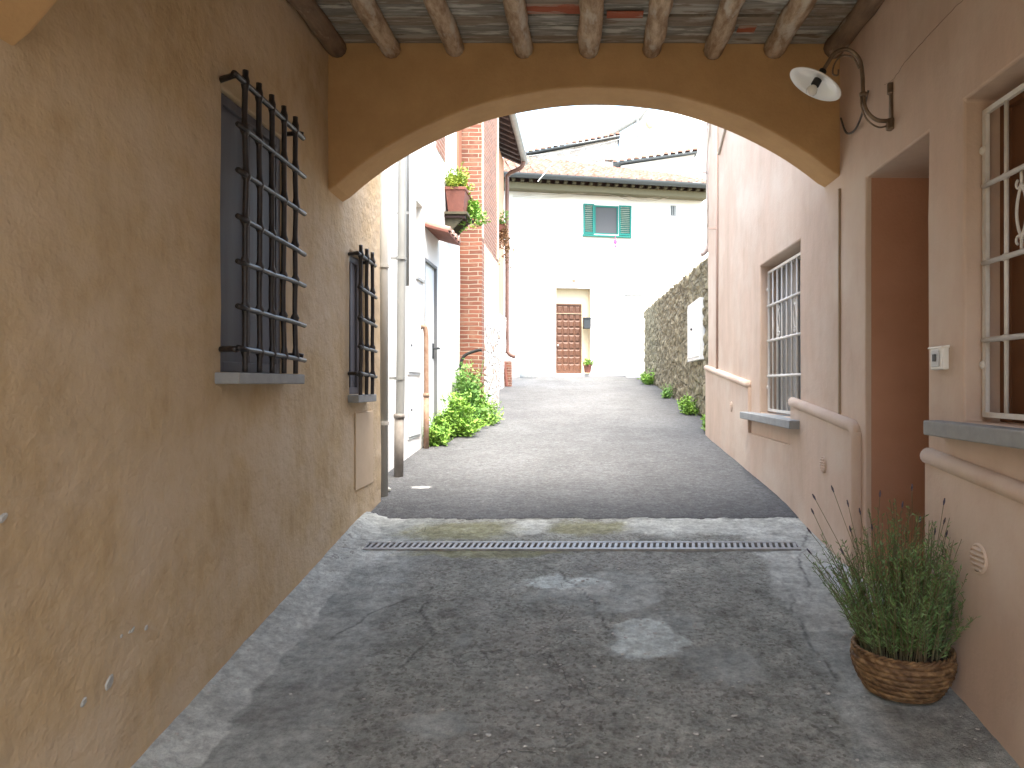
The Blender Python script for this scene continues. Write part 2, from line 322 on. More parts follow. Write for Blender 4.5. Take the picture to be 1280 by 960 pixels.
def ground_mat(name, asphalt=False):
    m = bpy.data.materials.new(name); m.use_nodes = True
    t = m.node_tree; n = t.nodes; L = t.links.new; p = n['Principled BSDF']; p.inputs['Specular IOR Level'].default_value = .35
    g_ = n.new('ShaderNodeNewGeometry')
    def N(sc, det=6, ro=.6, st=(1,1,1)):
        mp = n.new('ShaderNodeMapping'); mp.inputs['Scale'].default_value = st; L(g_.outputs['Position'], mp.inputs[0])
        x = n.new('ShaderNodeTexNoise'); x.inputs['Scale'].default_value = sc; x.inputs['Detail'].default_value = det; x.inputs['Roughness'].default_value = ro
        L(mp.outputs[0], x.inputs['Vector']); return x.outputs[0]
    def RR(s, a, b, c=0, d=1):
        x = n.new('ShaderNodeMapRange'); x.inputs[1].default_value = a; x.inputs[2].default_value = b; x.inputs[3].default_value = c; x.inputs[4].default_value = d
        L(s, x.inputs[0]); return x.outputs[0]
    def MX(f, a, b, bt='MIX'):
        x = n.new('ShaderNodeMix'); x.data_type = 'RGBA'; x.blend_type = bt
        if isinstance(f, (int,float)): x.inputs[0].default_value = f
        else: L(f, x.inputs[0])
        for v, k in ((a,6),(b,7)):
            if isinstance(v, tuple): x.inputs[k].default_value = (*v,1)
            else: L(v, x.inputs[k])
        return x.outputs[2]
    def MA(op, a, b):
        x = n.new('ShaderNodeMath'); x.operation = op
        for v, k in ((a,0),(b,1)):
            if isinstance(v, (int,float)): x.inputs[k].default_value = v
            else: L(v, x.inputs[k])
        return x.outputs[0]
    v = n.new('ShaderNodeTexVoronoi'); v.inputs['Scale'].default_value = 75; L(g_.outputs['Position'], v.inputs['Vector'])
    vs_ = n.new('ShaderNodeSeparateColor'); L(v.outputs['Color'], vs_.inputs[0])
    v2 = n.new('ShaderNodeTexVoronoi'); v2.inputs['Scale'].default_value = 30; L(g_.outputs['Position'], v2.inputs['Vector'])
    v2s = n.new('ShaderNodeSeparateColor'); L(v2.outputs['Color'], v2s.inputs[0])
    wob = n.new('ShaderNodeVectorMath'); wob.operation = 'MULTIPLY_ADD'
    wn = n.new('ShaderNodeTexNoise'); wn.inputs['Scale'].default_value = 3; wn.inputs['Detail'].default_value = 6; L(g_.outputs['Position'], wn.inputs['Vector'])
    L(wn.outputs['Color'], wob.inputs[0]); wob.inputs[1].default_value = (.6,.6,.6); L(g_.outputs['Position'], wob.inputs[2])
    ve = n.new('ShaderNodeTexVoronoi'); ve.feature = 'DISTANCE_TO_EDGE'; ve.inputs['Scale'].default_value = .9 if not asphalt else .5; L(wob.outputs[0], ve.inputs['Vector'])
    crack = RR(ve.outputs[0], .0, .005, 1, 0)
    crack = MA('MULTIPLY', crack, RR(N(1.1,3), .50, .60))
    if asphalt:
        c = MX(RR(N(3.0,8,.7), .35,.65), (.098,.101,.104), (.140,.143,.147))
        c = MX(RR(N(.9,5,.6,(1,.6,1)), .45,.65), c, (.145,.149,.154))
        c = MX(RR(N(.7,4,.6,(1,.5,1)), .55,.66,0,.55), c, (.085,.087,.093))
        c = MX(MA('MULTIPLY', RR(vs_.outputs[0], .72,.8), .3), c, (.22,.22,.21))
        c = MX(RR(N(16,7,.75), .42,.62,0,.5), c, (.075,.075,.077))
        c = MX(MA('MULTIPLY', RR(vs_.outputs[1], .78,.86), .35), c, (.06,.06,.062))
        mod = RR(N(22,9,.8,(1,1.5,1)), .36,.62,.72,1.2); md = n.new('ShaderNodeCombineXYZ')
        for k_ in range(3): L(mod, md.inputs[k_])
        c = MX(.9, c, md.outputs[0], 'MULTIPLY')
        h = MA('ADD', MA('MULTIPLY', v.outputs[0], .8), MA('MULTIPLY', N(40,9,.8), 3))
        bd = .005; p.inputs['Roughness'].default_value = .95; p.inputs['Specular IOR Level'].default_value = .15
        c = MX(MA('MULTIPLY', crack, .5), c, (.04,.04,.04))
    else:
        A = n.new('ShaderNodeAttribute'); A.attribute_name = 'mask'; a = n.new('ShaderNodeSeparateColor'); L(A.outputs['Color'], a.inputs[0])
        A2 = n.new('ShaderNodeAttribute'); A2.attribute_name = 'mask2'; a2 = n.new('ShaderNodeSeparateColor'); L(A2.outputs['Color'], a2.inputs[0])
        def soft(s, w=.22): # noisy threshold
            return RR(MA('ADD', s, MA('MULTIPLY', MA('SUBTRACT', N(11,10,.8), .5), 1.5)), .5-w*.7, .5+w*.7)
        pale, white, moss = soft(a.outputs[0]), soft(a.outputs[1], .2), soft(a.outputs[2], .35)
        smooth, dark, drain = soft(a2.outputs[0]), soft(a2.outputs[1]), a2.outputs[2]
        rough_c = MX(RR(N(5,8,.7), .35,.65), (.31,.322,.285), (.56,.575,.515))
        rough_c = MX(RR(N(1.5,5), .45,.65,0,.7), rough_c, (.45,.447,.41))
        agg = MX(RR(vs_.outputs[1], .2,.8), (.14,.125,.10), (.42,.40,.36))
        rough_c = MX(MA('MULTIPLY', RR(vs_.outputs[0], .6,.8), .55), rough_c, agg)
        rough_c = MX(RR(N(38,6,.75), .5,.72,0,.7), rough_c, (.15,.142,.12))
        rough_c = MX(RR(v2s.outputs[0], .93,.95,0,.9), rough_c, MX(RR(v2.outputs[0],.004,.012), (.5,.48,.44), rough_c))
        sm_c = MX(RR(N(4,7,.65), .35,.65), (.36,.378,.35), (.51,.53,.49))
        pale_c = MX(RR(N(5,7,.65), .35,.65), (.54,.555,.51), (.67,.69,.64))
        c = MX(smooth, rough_c, sm_c); c = MX(pale, c, pale_c)
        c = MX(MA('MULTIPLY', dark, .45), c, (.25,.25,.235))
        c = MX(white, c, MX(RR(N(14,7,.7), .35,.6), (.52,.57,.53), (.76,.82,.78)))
        c = MX(MA('MULTIPLY', moss, .9), c, MX(RR(N(20,5), .35,.65), (.31,.305,.165), (.43,.42,.27)))
        mod = RR(N(26,9,.8), .36,.62,.62,1.25); md = n.new('ShaderNodeCombineXYZ')  # pit shading painted into the colour, together with dirt in the pits
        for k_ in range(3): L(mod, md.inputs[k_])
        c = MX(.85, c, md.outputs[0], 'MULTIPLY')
        mod2 = RR(N(6,8,.75,(1,1.6,1)), .38,.6,.78,1.15); md2 = n.new('ShaderNodeCombineXYZ')
        for k_ in range(3): L(mod2, md2.inputs[k_])
        c = MX(1.0, c, md2.outputs[0], 'MULTIPLY')
        c = MX(drain, c, (.03,.03,.027))
        c = MX(MA('MULTIPLY', crack, .5), c, (.045,.042,.038))
        flat = MA('MAXIMUM', MA('MAXIMUM', pale, smooth), white)
        hf = MA('ADD', MA('MULTIPLY', v.outputs[0], .35), MA('MULTIPLY', N(70,6,.8), 1.6))
        h = MA('ADD', MA('MULTIPLY', hf, RR(flat, 0,1,1,.45)), MA('MULTIPLY', N(16,9,.75), 3.2))
        h = MA('SUBTRACT', h, MA('MULTIPLY', crack, .8))
        bd = .0125; L(MA('SUBTRACT', RR(N(6), .3,.7,.8,.95), MA('MULTIPLY', white, .25)), p.inputs['Roughness'])
    L(c, p.inputs['Base Color'])
    bp = n.new('ShaderNodeBump'); bp.inputs['Distance'].default_value = bd; L(h, bp.inputs['Height']); L(bp.outputs[0], p.inputs['Normal'])
    return m
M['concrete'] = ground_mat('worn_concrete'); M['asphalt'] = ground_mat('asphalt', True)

def on_ground(x, y):
    """pixel of the photo to a ground point"""
    a = (480-y)/F; D = 2.0
    lo, hi = .8, 24
    for _ in range(50):
        mid = (lo+hi)/2
        if a*mid > g(mid): hi = mid      # line above ground: too near? (a negative)
        else: lo = mid
        # ground rises with D; view line falls with D: above ground while near
        if False: pass
    return None
def G(x, y):
    a = (480-y)/F; D = .8
    while D < 24 and a*D > g(D): D += .005
    return ((x-730)*D/F, D)
def ell(x, y, e):
    cx, cy, rx, ry, an = e; dx, dy = x-cx, y-cy; c, s = math.cos(an), math.sin(an)
    d = math.sqrt(((dx*c+dy*s)/rx)**2+((-dx*s+dy*c)/ry)**2); return max(0, min(1, 1.5-d))
def E(x, y, rx, ry, an=0): X, Y = G(x, y); return (X, Y, rx, ry, an)
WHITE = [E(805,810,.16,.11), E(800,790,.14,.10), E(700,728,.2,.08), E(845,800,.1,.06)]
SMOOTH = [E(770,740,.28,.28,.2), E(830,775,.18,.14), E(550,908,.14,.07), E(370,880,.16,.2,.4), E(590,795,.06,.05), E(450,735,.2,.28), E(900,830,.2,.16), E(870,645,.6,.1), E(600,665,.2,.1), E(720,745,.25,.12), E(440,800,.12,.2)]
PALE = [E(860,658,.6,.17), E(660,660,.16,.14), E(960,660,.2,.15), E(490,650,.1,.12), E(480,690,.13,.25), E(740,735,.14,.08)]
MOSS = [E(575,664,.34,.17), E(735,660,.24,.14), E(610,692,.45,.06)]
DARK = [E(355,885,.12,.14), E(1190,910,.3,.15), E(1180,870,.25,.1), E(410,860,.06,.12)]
CR = [[G(672,706),G(700,716),G(722,735),G(742,752),G(746,768),G(768,797)],[G(500,835),G(540,800),G(528,760),G(540,735)],[G(415,800),G(470,765),G(515,748)],[G(1010,665),G(1000,700),G(1012,735)],[G(985,740),G(1010,800),G(1050,850)]]
def segd(x, y, a, b):
    dx, dy = b[0]-a[0], b[1]-a[1]; t = max(0, min(1, ((x-a[0])*dx+(y-a[1])*dy)/(dx*dx+dy*dy+1e-9)))
    return math.hypot(x-a[0]-dx*t, y-a[1]-dy*t)
def crackv(x, y):
    if not 2.2 < y < 4.9: return 0
    u = x+.035*nz(x, y, 8, 9)+.012*nz(x, y, 8, 30); v = y+.035*nz(x, y, 12, 9)+.012*nz(x, y, 13, 30)
    d = min(segd(u, v, l[i], l[i+1]) for l in CR for i in range(len(l)-1))
    return max(0, 1-d/.012)*(.35+.5*max(0, min(1, .5+nz(x, y, 4, 6))))
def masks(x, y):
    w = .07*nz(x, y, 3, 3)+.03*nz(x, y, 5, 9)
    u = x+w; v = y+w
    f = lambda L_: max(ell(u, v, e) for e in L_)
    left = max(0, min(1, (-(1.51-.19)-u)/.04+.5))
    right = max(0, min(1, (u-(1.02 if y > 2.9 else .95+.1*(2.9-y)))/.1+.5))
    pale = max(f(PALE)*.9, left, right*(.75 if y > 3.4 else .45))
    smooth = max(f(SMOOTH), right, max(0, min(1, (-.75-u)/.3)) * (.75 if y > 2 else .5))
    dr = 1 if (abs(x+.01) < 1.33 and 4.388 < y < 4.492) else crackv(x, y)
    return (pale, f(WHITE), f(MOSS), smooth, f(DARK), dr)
def seam(x): return 4.96+.035*nz(x, 0, 4, 1.6)+.03*nz(x, 0, 1, 7)+.012*nz(x, 0, 1, 30)
def floor_z(x, y):
    z = gs(y)+.006*nz(x, y, 0, 1.5)+.003*nz(x, y, 2, 6)+.0015*nz(x, y, 7, 22)
    dl = x+1.51
    z += .004*nz(x, y, 5, 13)
    if dl < .2: z += .05*(max(0, .2-dl)/.2)**1.5*max(0, min(1, (5.4-y)*2))
    if x > 1.3: z += .03*(x-1.3)/.25*max(0, min(1, (4.8-y)*2))
    if y > seam(x)+.03: z -= .05
    if abs(x+.01) < 1.33 and 4.385 < y < 4.495: z -= .06
    return z
xs = [-1.62+.0125*i for i in range(int(3.3/.0125))]
ys = [-1.2+.05*i for i in range(52)]+[1.4+.0125*i for i in range(int(3.9/.0125))]
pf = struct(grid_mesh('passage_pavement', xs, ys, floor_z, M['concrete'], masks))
def road_z(x, y):
    e = seam(x)
    z = gs(y)+.010*nz(x, y, 0, 1.2)*min(1, max(0, (y-5)*1.5))+.006*nz(x, y, 0, 1.5)+.003*nz(x, y, 2, 6)+.007
    if y < e: z -= .10*min(1, (e-y)/.02)
    if y < e+.15: z -= .004*(e+.15-y)/.15
    return z
xs = [-2.4+.03*i for i in range(160)]; ys = [4.7+.015*i for i in range(60)]+[5.6+.05*i for i in range(360)]
struct(grid_mesh('road', xs, ys, road_z, M['asphalt']))
bg_ = B(); YS = [-60,-4,0,1.5,2.47,3.775,4.44,5.3,6.57,8.77,15.5,22,30,120,600]
for y in YS: bg_.v += [(-400,y,g(y)-.12), (400,y,g(y)-.12)]
bg_.f = [(2*i,2*i+1,2*i+3,2*i+2) for i in range(len(YS)-1)]
struct(obj('ground', bg_, mat('earth', (.16,.14,.11), .95, col2=(.10,.10,.06), scale=2), origin=(0,0,0)))

# loose chips on the pavement
ch = B()
for i in range(420):
    x = random.gauss(.1, .55); y = random.uniform(2.1, 4.3)
    if abs(x) > 1.1: continue
    s = random.uniform(.0025, .0065)*(1.4 if random.random() < .12 else 1); z = floor_z(x, y)+.0015; a = random.uniform(0, PI); k = 5
    vs = []
    for lv, hz in ((1, 0), (.75, s*.5)):
        for q in range(k):
            th = a+2*PI*q/k; rr = s*lv*random.uniform(.7,1.2); vs.append((x+rr*math.cos(th)*1.4, y+rr*math.sin(th), z+hz))
    ch.add(vs, [tuple(range(k,2*k))]+[(q,(q+1)%k,k+(q+1)%k,k+q) for q in range(k)])
for i in range(260):
    y = random.uniform(1.9, 4.9); x = random.choice([-1.49+abs(random.gauss(0,.05)), 1.46-abs(random.gauss(0,.06)), random.uniform(-1.3,1.3)])
    s_ = random.uniform(.002,.006); z = floor_z(x, y)+.001; a = random.uniform(0, PI); vs = []
    for lv, hz in ((1, 0), (.7, s_*.6)):
        for q in range(5):
            th = a+2*PI*q/5; vs.append((x+s_*lv*math.cos(th)*1.5, y+s_*lv*math.sin(th), z+hz))
    ch.add(vs, [tuple(range(5,10))]+[(q,(q+1)%5,5+(q+1)%5,5+q) for q in range(5)])
tag(obj('stone_chips', ch, M['pebble']), 'pale stone chips scattered over the worn concrete in the passage', 'gravel', kind='stuff')

# pale spill on the asphalt near the drainpipes
sp_ = B(); c0 = G(527,610); vs = []; k = 16
random.seed(3)
for lv, e in ((1,.002),(.6,.004)):
    for q in range(k):
        th = 2*PI*q/k; rr = lv*random.uniform(.6,1.15); x, y = c0[0]+.10*rr*math.cos(th), c0[1]+.05*rr*math.sin(th); vs.append((x, y, road_z(x,y)+e))
sp_.add(vs, [tuple(range(k,2*k))]+[(q,(q+1)%k,k+(q+1)%k,k+q) for q in range(k)])
struct(obj('road_patch', sp_, mat('pale_mortar', (.48,.48,.46), .9, col2=(.3,.3,.29), scale=20)))
# drain
dr = thing('drain_grate', 'long slotted metal drain channel crossing the concrete before the asphalt', 'drain', (0,4.44,g(4.44)))
def slope_box(b, x0, x1, y0, y1, h0, h1, sk=0):
    z = lambda y: g(4.44)+(y-4.44)*.157
    b.hexa([(x0,y0,z(y0)+h0),(x1,y0,z(y0)+h0),(x1+sk,y1,z(y1)+h0),(x0+sk,y1,z(y1)+h0),(x0,y0,z(y0)+h1),(x1,y0,z(y0)+h1),(x1+sk,y1,z(y1)+h1),(x0+sk,y1,z(y1)+h1)])
fr = B()
slope_box(fr, -1.345, 1.322, 4.380, 4.402, -.02, .010); slope_box(fr, -1.345, 1.322, 4.482, 4.500, -.02, .010)
slope_box(fr, -1.345, -1.337, 4.402, 4.482, -.02, .009); slope_box(fr, 1.314, 1.322, 4.402, 4.482, -.02, .009)
obj('frame', fr, M['steel'], dr)
for s in range(3):
    gb = B(); xa = -1.335+.883*s; n = 24
    for k in range(n):
        x = xa+.883*(k+.2)/n; slope_box(gb, x, x+.0185, 4.402, 4.482, -.008, .008, sk=.012)
    obj('grating', gb, M['steel'], dr)
cl = B(); slope_box(cl, -1.337, 1.314, 4.402, 4.482, -.055, -.045); obj('channel', cl, M['grate_dark'], dr)

# ------------------------------------------------------------------ ochre house (left wall)
XL, XR = -1.51, 1.51
oh = thing('ochre_house', 'house with mottled ochre plaster wall and two iron-barred windows, along the left of the passage', 'house', (-1.9,2,-1.7))
BW = (3.0, 3.62, .05, 1.232); SW = (4.64, 4.98, -.07, .86)
fixn(obj('wall', slab(-2.5, 5.35, -2.0, 2.7, XL-.4, XL, [BW, SW], amp=.007), M['ochre'], oh, smooth=False, bevel=.012))
def chip(D, z, w, h, seed):
    random.seed(seed); b = B(); k = 9; vs = []
    for lv, e in ((1, .001), (.8, .006)):
        for q in range(k):
            th = 2*PI*q/k; r = random.uniform(.7,1.1)*lv; vs.append((XL+e+.001, D+w*r*math.cos(th), z+h*r*math.sin(th)+.4*w*math.cos(th)))
    b.add(vs, [tuple(range(k,2*k))]+[(q,(q+1)%k,k+(q+1)%k,k+q) for q in range(k)])
    return b
for i, (x, y, w, h) in enumerate([(135,853,.022,.022),(103,878,.014,.012),(164,787,.012,.008),(181,785,.010,.010),(150,795,.007,.006),(2,648,.016,.012),(160,790,.006,.005)]):
    D = 1359/abs(x-730); obj('bare_patch', chip(D, (480-y)*D/F, w, h, i), M['chip'], oh)
def win_shutter(D0, D1, z0, z1, X, m, par):
    w = B(); fw = .045
    w.box(X-.03, X, D0, D1, z0, z1)
    s_ = obj('shutter', w, m, par, bevel=.003)
    f = B()
    f.box(X, X+.018, D0, D0+fw, z0, z1).box(X, X+.018, D1-fw, D1, z0, z1).box(X, X+.018, D0+fw, D1-fw, z1-fw, z1).box(X, X+.018, D0+fw, D1-fw, z0, z0+fw).box(X, X+.016, (D0+D1)/2-.02, (D0+D1)/2+.02, z0+fw, z1-fw)
    obj('shutter_frame', f, m, s_, bevel=.003)
win_shutter(BW[0]+.002, BW[1]-.002, BW[2]+.002, BW[3]-.002, XL-.035, M['shutter'], oh)
win_shutter(SW[0]+.002, SW[1]-.002, SW[2]+.002, SW[3]-.002, XL-.06, M['shutter'], oh)
obj('window_sill', B().box(XL-.05, XL+.10, 2.945, 3.64, .0, .048), M['stone'], oh, bevel=.006)
obj('window_sill', B().box(XL-.05, XL+.07, 4.60, 5.0, -.12, -.07), M['stone'], oh, bevel=.005)
def grille(vs, rows, ztop, zbot, Xg, d0, d1, r, par, seed):
    random.seed(seed); root = obj('window_grille', B().tube([(Xg,d0-.02,rows[0]),(Xg,d0,rows[0]),(Xg+.002,(d0+d1)/2,rows[0]-.01),(Xg,d1,rows[0]-.02)], r, 8), M['iron'], par, smooth=True)
    root.data.name = 'window_grille'
    for z in (rows[0], rows[-1]):
        for d, s in ((d0, -1), (d1, 1)):
            obj('wall_anchor', B().tube([(Xg,d,z),(Xg-.02,d-s*.005+(.01 if s<0 else 0),z+.004),(XL-.02,d+(.07 if s<0 else .01),z+.004)], r, 8), M['iron'], root, smooth=True)
    for i, d in enumerate(vs):
        pts = []; rr = []; n = 60
        for k in range(n+1):
            z = lerp(zbot, ztop, k/n); e = min(abs(z-q) for q in rows)
            pts.append((Xg+.004*nz(d,z,0,4), d+.006*nz(d,z,3,3), z)); rr.append(r*(1.0+.85*max(0, 1-e/.022)))
        obj('vertical_bar', B().tube(pts, rr, 8), M['iron'], root, smooth=True)
    for q in rows[1:]:
        a, b_ = q+random.uniform(-.008,.008), q-.02+random.uniform(-.012,.012)
        rb = B().tube([(Xg+.006, lerp(d0,d1,k/8), lerp(a,b_,k/8)+.004*nz(k,q,0)) for k in range(9)], r*.95, 8)
        obj('horizontal_bar', rb, M['iron'], root, smooth=True)
grille([3.01,3.14,3.265,3.395,3.53], [1.258,1.063,.875,.683,.508,.321,.14], 1.31, .05, -1.415, 2.93, 3.63, .0125, oh, 3)
grille([4.61,4.74,4.87], [.828,.62,.423,.245,.063], .89, -.07, -1.43, 4.56, 4.93, .0125, oh, 4)
obj('wall_hatch', B().box(XL+.001, XL+.012, 4.73, 5.12, -.70, -.19), mat('hatch_plaster', (.60,.47,.33), .8, col2=(.53,.41,.28), scale=5), oh, bevel=.003)

# ------------------------------------------------------------------ archways and timber ceiling
def archway(name, label, y0, y1, zl, zr, zc, ztop):
    t = thing(name, label, 'archway', (0, (y0+y1)/2, zl))
    b = B(); n = 48; xs = [-1.6+3.2*i/n for i in range(n+1)]
    def zb(x):
        x = max(-1.51, min(1.51, x)); sg = zc-(zl+zr)/2; Rr = (1.51**2+sg**2)/(2*sg)
        return zc-(Rr-math.sqrt(Rr*Rr-x*x))+(zr-zl)/2*(x/1.51)
    zs = 6; ny = 3
    for i, x in enumerate(xs):
        for k in range(zs+1):
            for j in range(ny+1):
                z = lerp(zb(x), ztop, (k/zs)**1.5) if k else zb(x); y = lerp(y0, y1, j/ny)
                b.v.append((x+.003*nz(x,y,z,3), y+.006*nz(x,y,z,2), z+(.006*nz(x,y,1,3) if k == 0 else 0)))
    I = lambda i,k,j: (i*(zs+1)+k)*(ny+1)+j
    for i in range(n):
        for k in range(zs):
            b.f.append((I(i,k,0), I(i+1,k,0), I(i+1,k+1,0), I(i,k+1,0))); b.f.append((I(i,k,ny), I(i,k+1,ny), I(i+1,k+1,ny), I(i+1,k,ny)))
        for j in range(ny):
            b.f.append((I(i,0,j), I(i,0,j+1), I(i+1,0,j+1), I(i+1,0,j))); b.f.append((I(i,zs,j), I(i+1,zs,j), I(i+1,zs,j+1), I(i,zs,j+1)))
    fixn(obj('arch_wall', b, M['arch'], t, bevel=.012)); return t
a1 = archway('archway', 'shallow ochre plaster arch spanning the passage where it opens to the street', 4.25, 4.53, 1.133, 1.218, 1.752, 2.55)
a2 = archway('archway', 'ochre arch springing from the left wall, cut off by the top left corner', 1.45, 1.91, .875, .9, 1.625, 2.55)
tc = thing('timber_ceiling', 'old plank ceiling on rough log joists over the passage', 'ceiling', (0,3,1.9))
bx = [-1.452, -1.135, -.762, -.357, .033, .40, .765, 1.128, 1.475]
for i, x in enumerate(bx):
    n = 22; pts = []; rr = []
    random.seed(40+i); x1 = x + [-.02,0,-.035,0,.01,.01,.01,.0,.0][i]
    for k in range(n+1):
        y = lerp(4.30, 1.85, k/n); pts.append((lerp(x,x1,k/n)+.012*nz(i*3,y,0,1.5), y, 1.978+.008*nz(i*5,y,1,1.5))); rr.append(random.choice([.055,.057,.06])*.5+.03+.006*nz(i,y,4,2)+(.006 if i in (4,7) else 0)+.003*nz(i,y,9,12))
    bb = B().tube(pts, rr, 12, jit=.012)
    obj('joist', bb, M['wood2'] if i in (0,8) else M['wood'], tc, smooth=True)
random.seed(11)
y = 4.25; row = 0
while y > 3.2:
    w = random.uniform(.098,.118); cuts = [-1.51]; 
    for x in bx[1:-1]:
        if random.random() < .35 or (row == 3 and x in (bx[3], bx[4], bx[5])): cuts.append(x)
    cuts.append(1.51)
    for a, b_ in zip(cuts, cuts[1:]):
        m = random.choice(M['plank']); 
        if row == 3 and a == bx[3]: m = M['redplank']
        dz = random.uniform(0,.014)
        pb = B(); n = 8; g0 = random.uniform(.010,.018)
        for k in range(n):
            xa, xb = lerp(a+.002,b_-.002,k/n), lerp(a+.002,b_-.002,(k+1)/n)
            e = lambda X, s: .007*nz(X, row*3+s, 0, 4)
            pb.hexa([(xa,y-w+g0+e(xa,0),2.005+dz),(xb,y-w+g0+e(xb,0),2.005+dz),(xb,y-e(xb,1),2.003+dz),(xa,y-e(xa,1),2.003+dz),(xa,y-w+g0,2.035),(xb,y-w+g0,2.035),(xb,y,2.035),(xa,y,2.035)])
        obj('plank', pb, m, tc)
    if row == 3:
        pass
    y -= w; row += 1
# second painted fragments
obj('plank_patch', B().box(bx[4]+.09, bx[5]-.08, 3.86, 3.93, 1.9965, 2.0), M['redplank'], tc)
obj('plank_patch', B().box(bx[6]+.10, bx[6]+.20, 4.01, 4.09, 1.9965, 2.0), M['redplank'], tc)
obj('ceiling_boards', B().box(-1.51, 1.51, 1.88, y, 2.005, 2.04), M['plank'][0], tc)
obj('unseen_upper_floor', B().box(-1.51, 1.51, 1.91, 4.25, 2.06, 2.55), M['arch'], tc)
obj('unseen_upper_floor', B().box(-1.51, 1.51, -.6, 1.45, 2.0, 2.55), M['arch'], tc)  # unseen slab added over the camera to cut light from behind
rh = thing('rear_light_block', 'plain unseen block added behind the passage to limit sky light', 'house', (0,-11,-2))  # out-of-view block, added to hold back sky light at the rear
obj('wall', B().box(-8, 8, -13, -10.5, -2, 4.5), M['pink'], rh)

# ------------------------------------------------------------------ pink house (right wall)
ph = thing('pink_house', 'pink plastered house with white window grilles, plinth moulding and deep doorway, right of the passage', 'house', (1.9,4,-1.7))
DW = (3.16, 3.86, -1.6, 1.107); NW = (1.7, 2.86, -.15, 1.128); FW = (5.03, 6.18, -.25, 1.01)
fixn(obj('wall', slab(-2.5, 8.77, -2.0, 3.7, XR, XR+.45, [DW, NW, FW], amp=.004), M['pink'], ph, bevel=.010))
obj('back_wall', B().box(XR+.45, XR+2.5, -2.5, 8.72, -2, 3.6), M['pink'], ph)
# terracotta jambs of the doorway and the door
jb = B().box(XR+.03, XR+.44, DW[1]-.004, DW[1]-.001, -1.5, DW[3]-.004)
obj('door_jamb', jb, M['jamb'], ph)
dd = obj('door', B().box(XR+.36, XR+.42, DW[0]+.01, DW[1]-.01, -1.2, DW[3]-.01), M['door'], ph, bevel=.004)
obj('handle', B().tube([(XR+.36,3.25,-.1),(XR+.31,3.25,-.1),(XR+.31,3.35,-.1)], .009), M['brass'], dd)
# plinth: thicker lower wall with sloping moulding
def mz(D): return .195-.09*(8.77-D)
def plinth(d0, d1, top=None):
    n = max(1, int((d1-d0)/.2)); b = B()
    for k in range(n):
        a, c = lerp(d0,d1,k/n), lerp(d0,d1,(k+1)/n); ta, tb = (mz(a)-.02, mz(c)-.02) if top is None else (top, top)
        b.hexa([(XR-.028,a,-2),(XR+.02,a,-2),(XR+.02,c,-2),(XR-.028,c,-2),(XR-.028,a,ta),(XR+.02,a,ta),(XR+.02,c,tb),(XR-.028,c,tb)])
    return b
pl = plinth(-2.5, 3.13)
pb = obj('plinth', pl, M['pink'], ph)
obj('plinth', plinth(3.92, 5.17), M['pink'], ph)
obj('plinth', plinth(5.17, 6.50, -.44), M['pink'], ph)
obj('plinth', plinth(6.50, 8.79), M['pink'], ph)
obj('wall_moulding', B().tube([(XR-.01,lerp(-2.5,3.14,k/20),mz(lerp(-2.5,3.14,k/20))) for k in range(21)], .036, 14), M['pink'], ph, smooth=True)
obj('wall_moulding', B().tube([(XR-.012,3.95,-1.2),(XR-.012,3.95,-.6),(XR-.012,3.95,mz(3.95)-.06),(XR-.012,3.965,mz(3.97)-.02),(XR-.012,4.0,mz(4.0))]+[(XR-.012,lerp(4.05,5.17,k/8),mz(lerp(4.05,5.17,k/8))) for k in range(9)], .036, 14), M['pink'], ph, smooth=True)
obj('wall_moulding', B().tube([(XR-.012,lerp(6.5,8.80,k/8),mz(lerp(6.5,8.80,k/8))) for k in range(9)], .036, 14), M['pink'], ph, smooth=True)
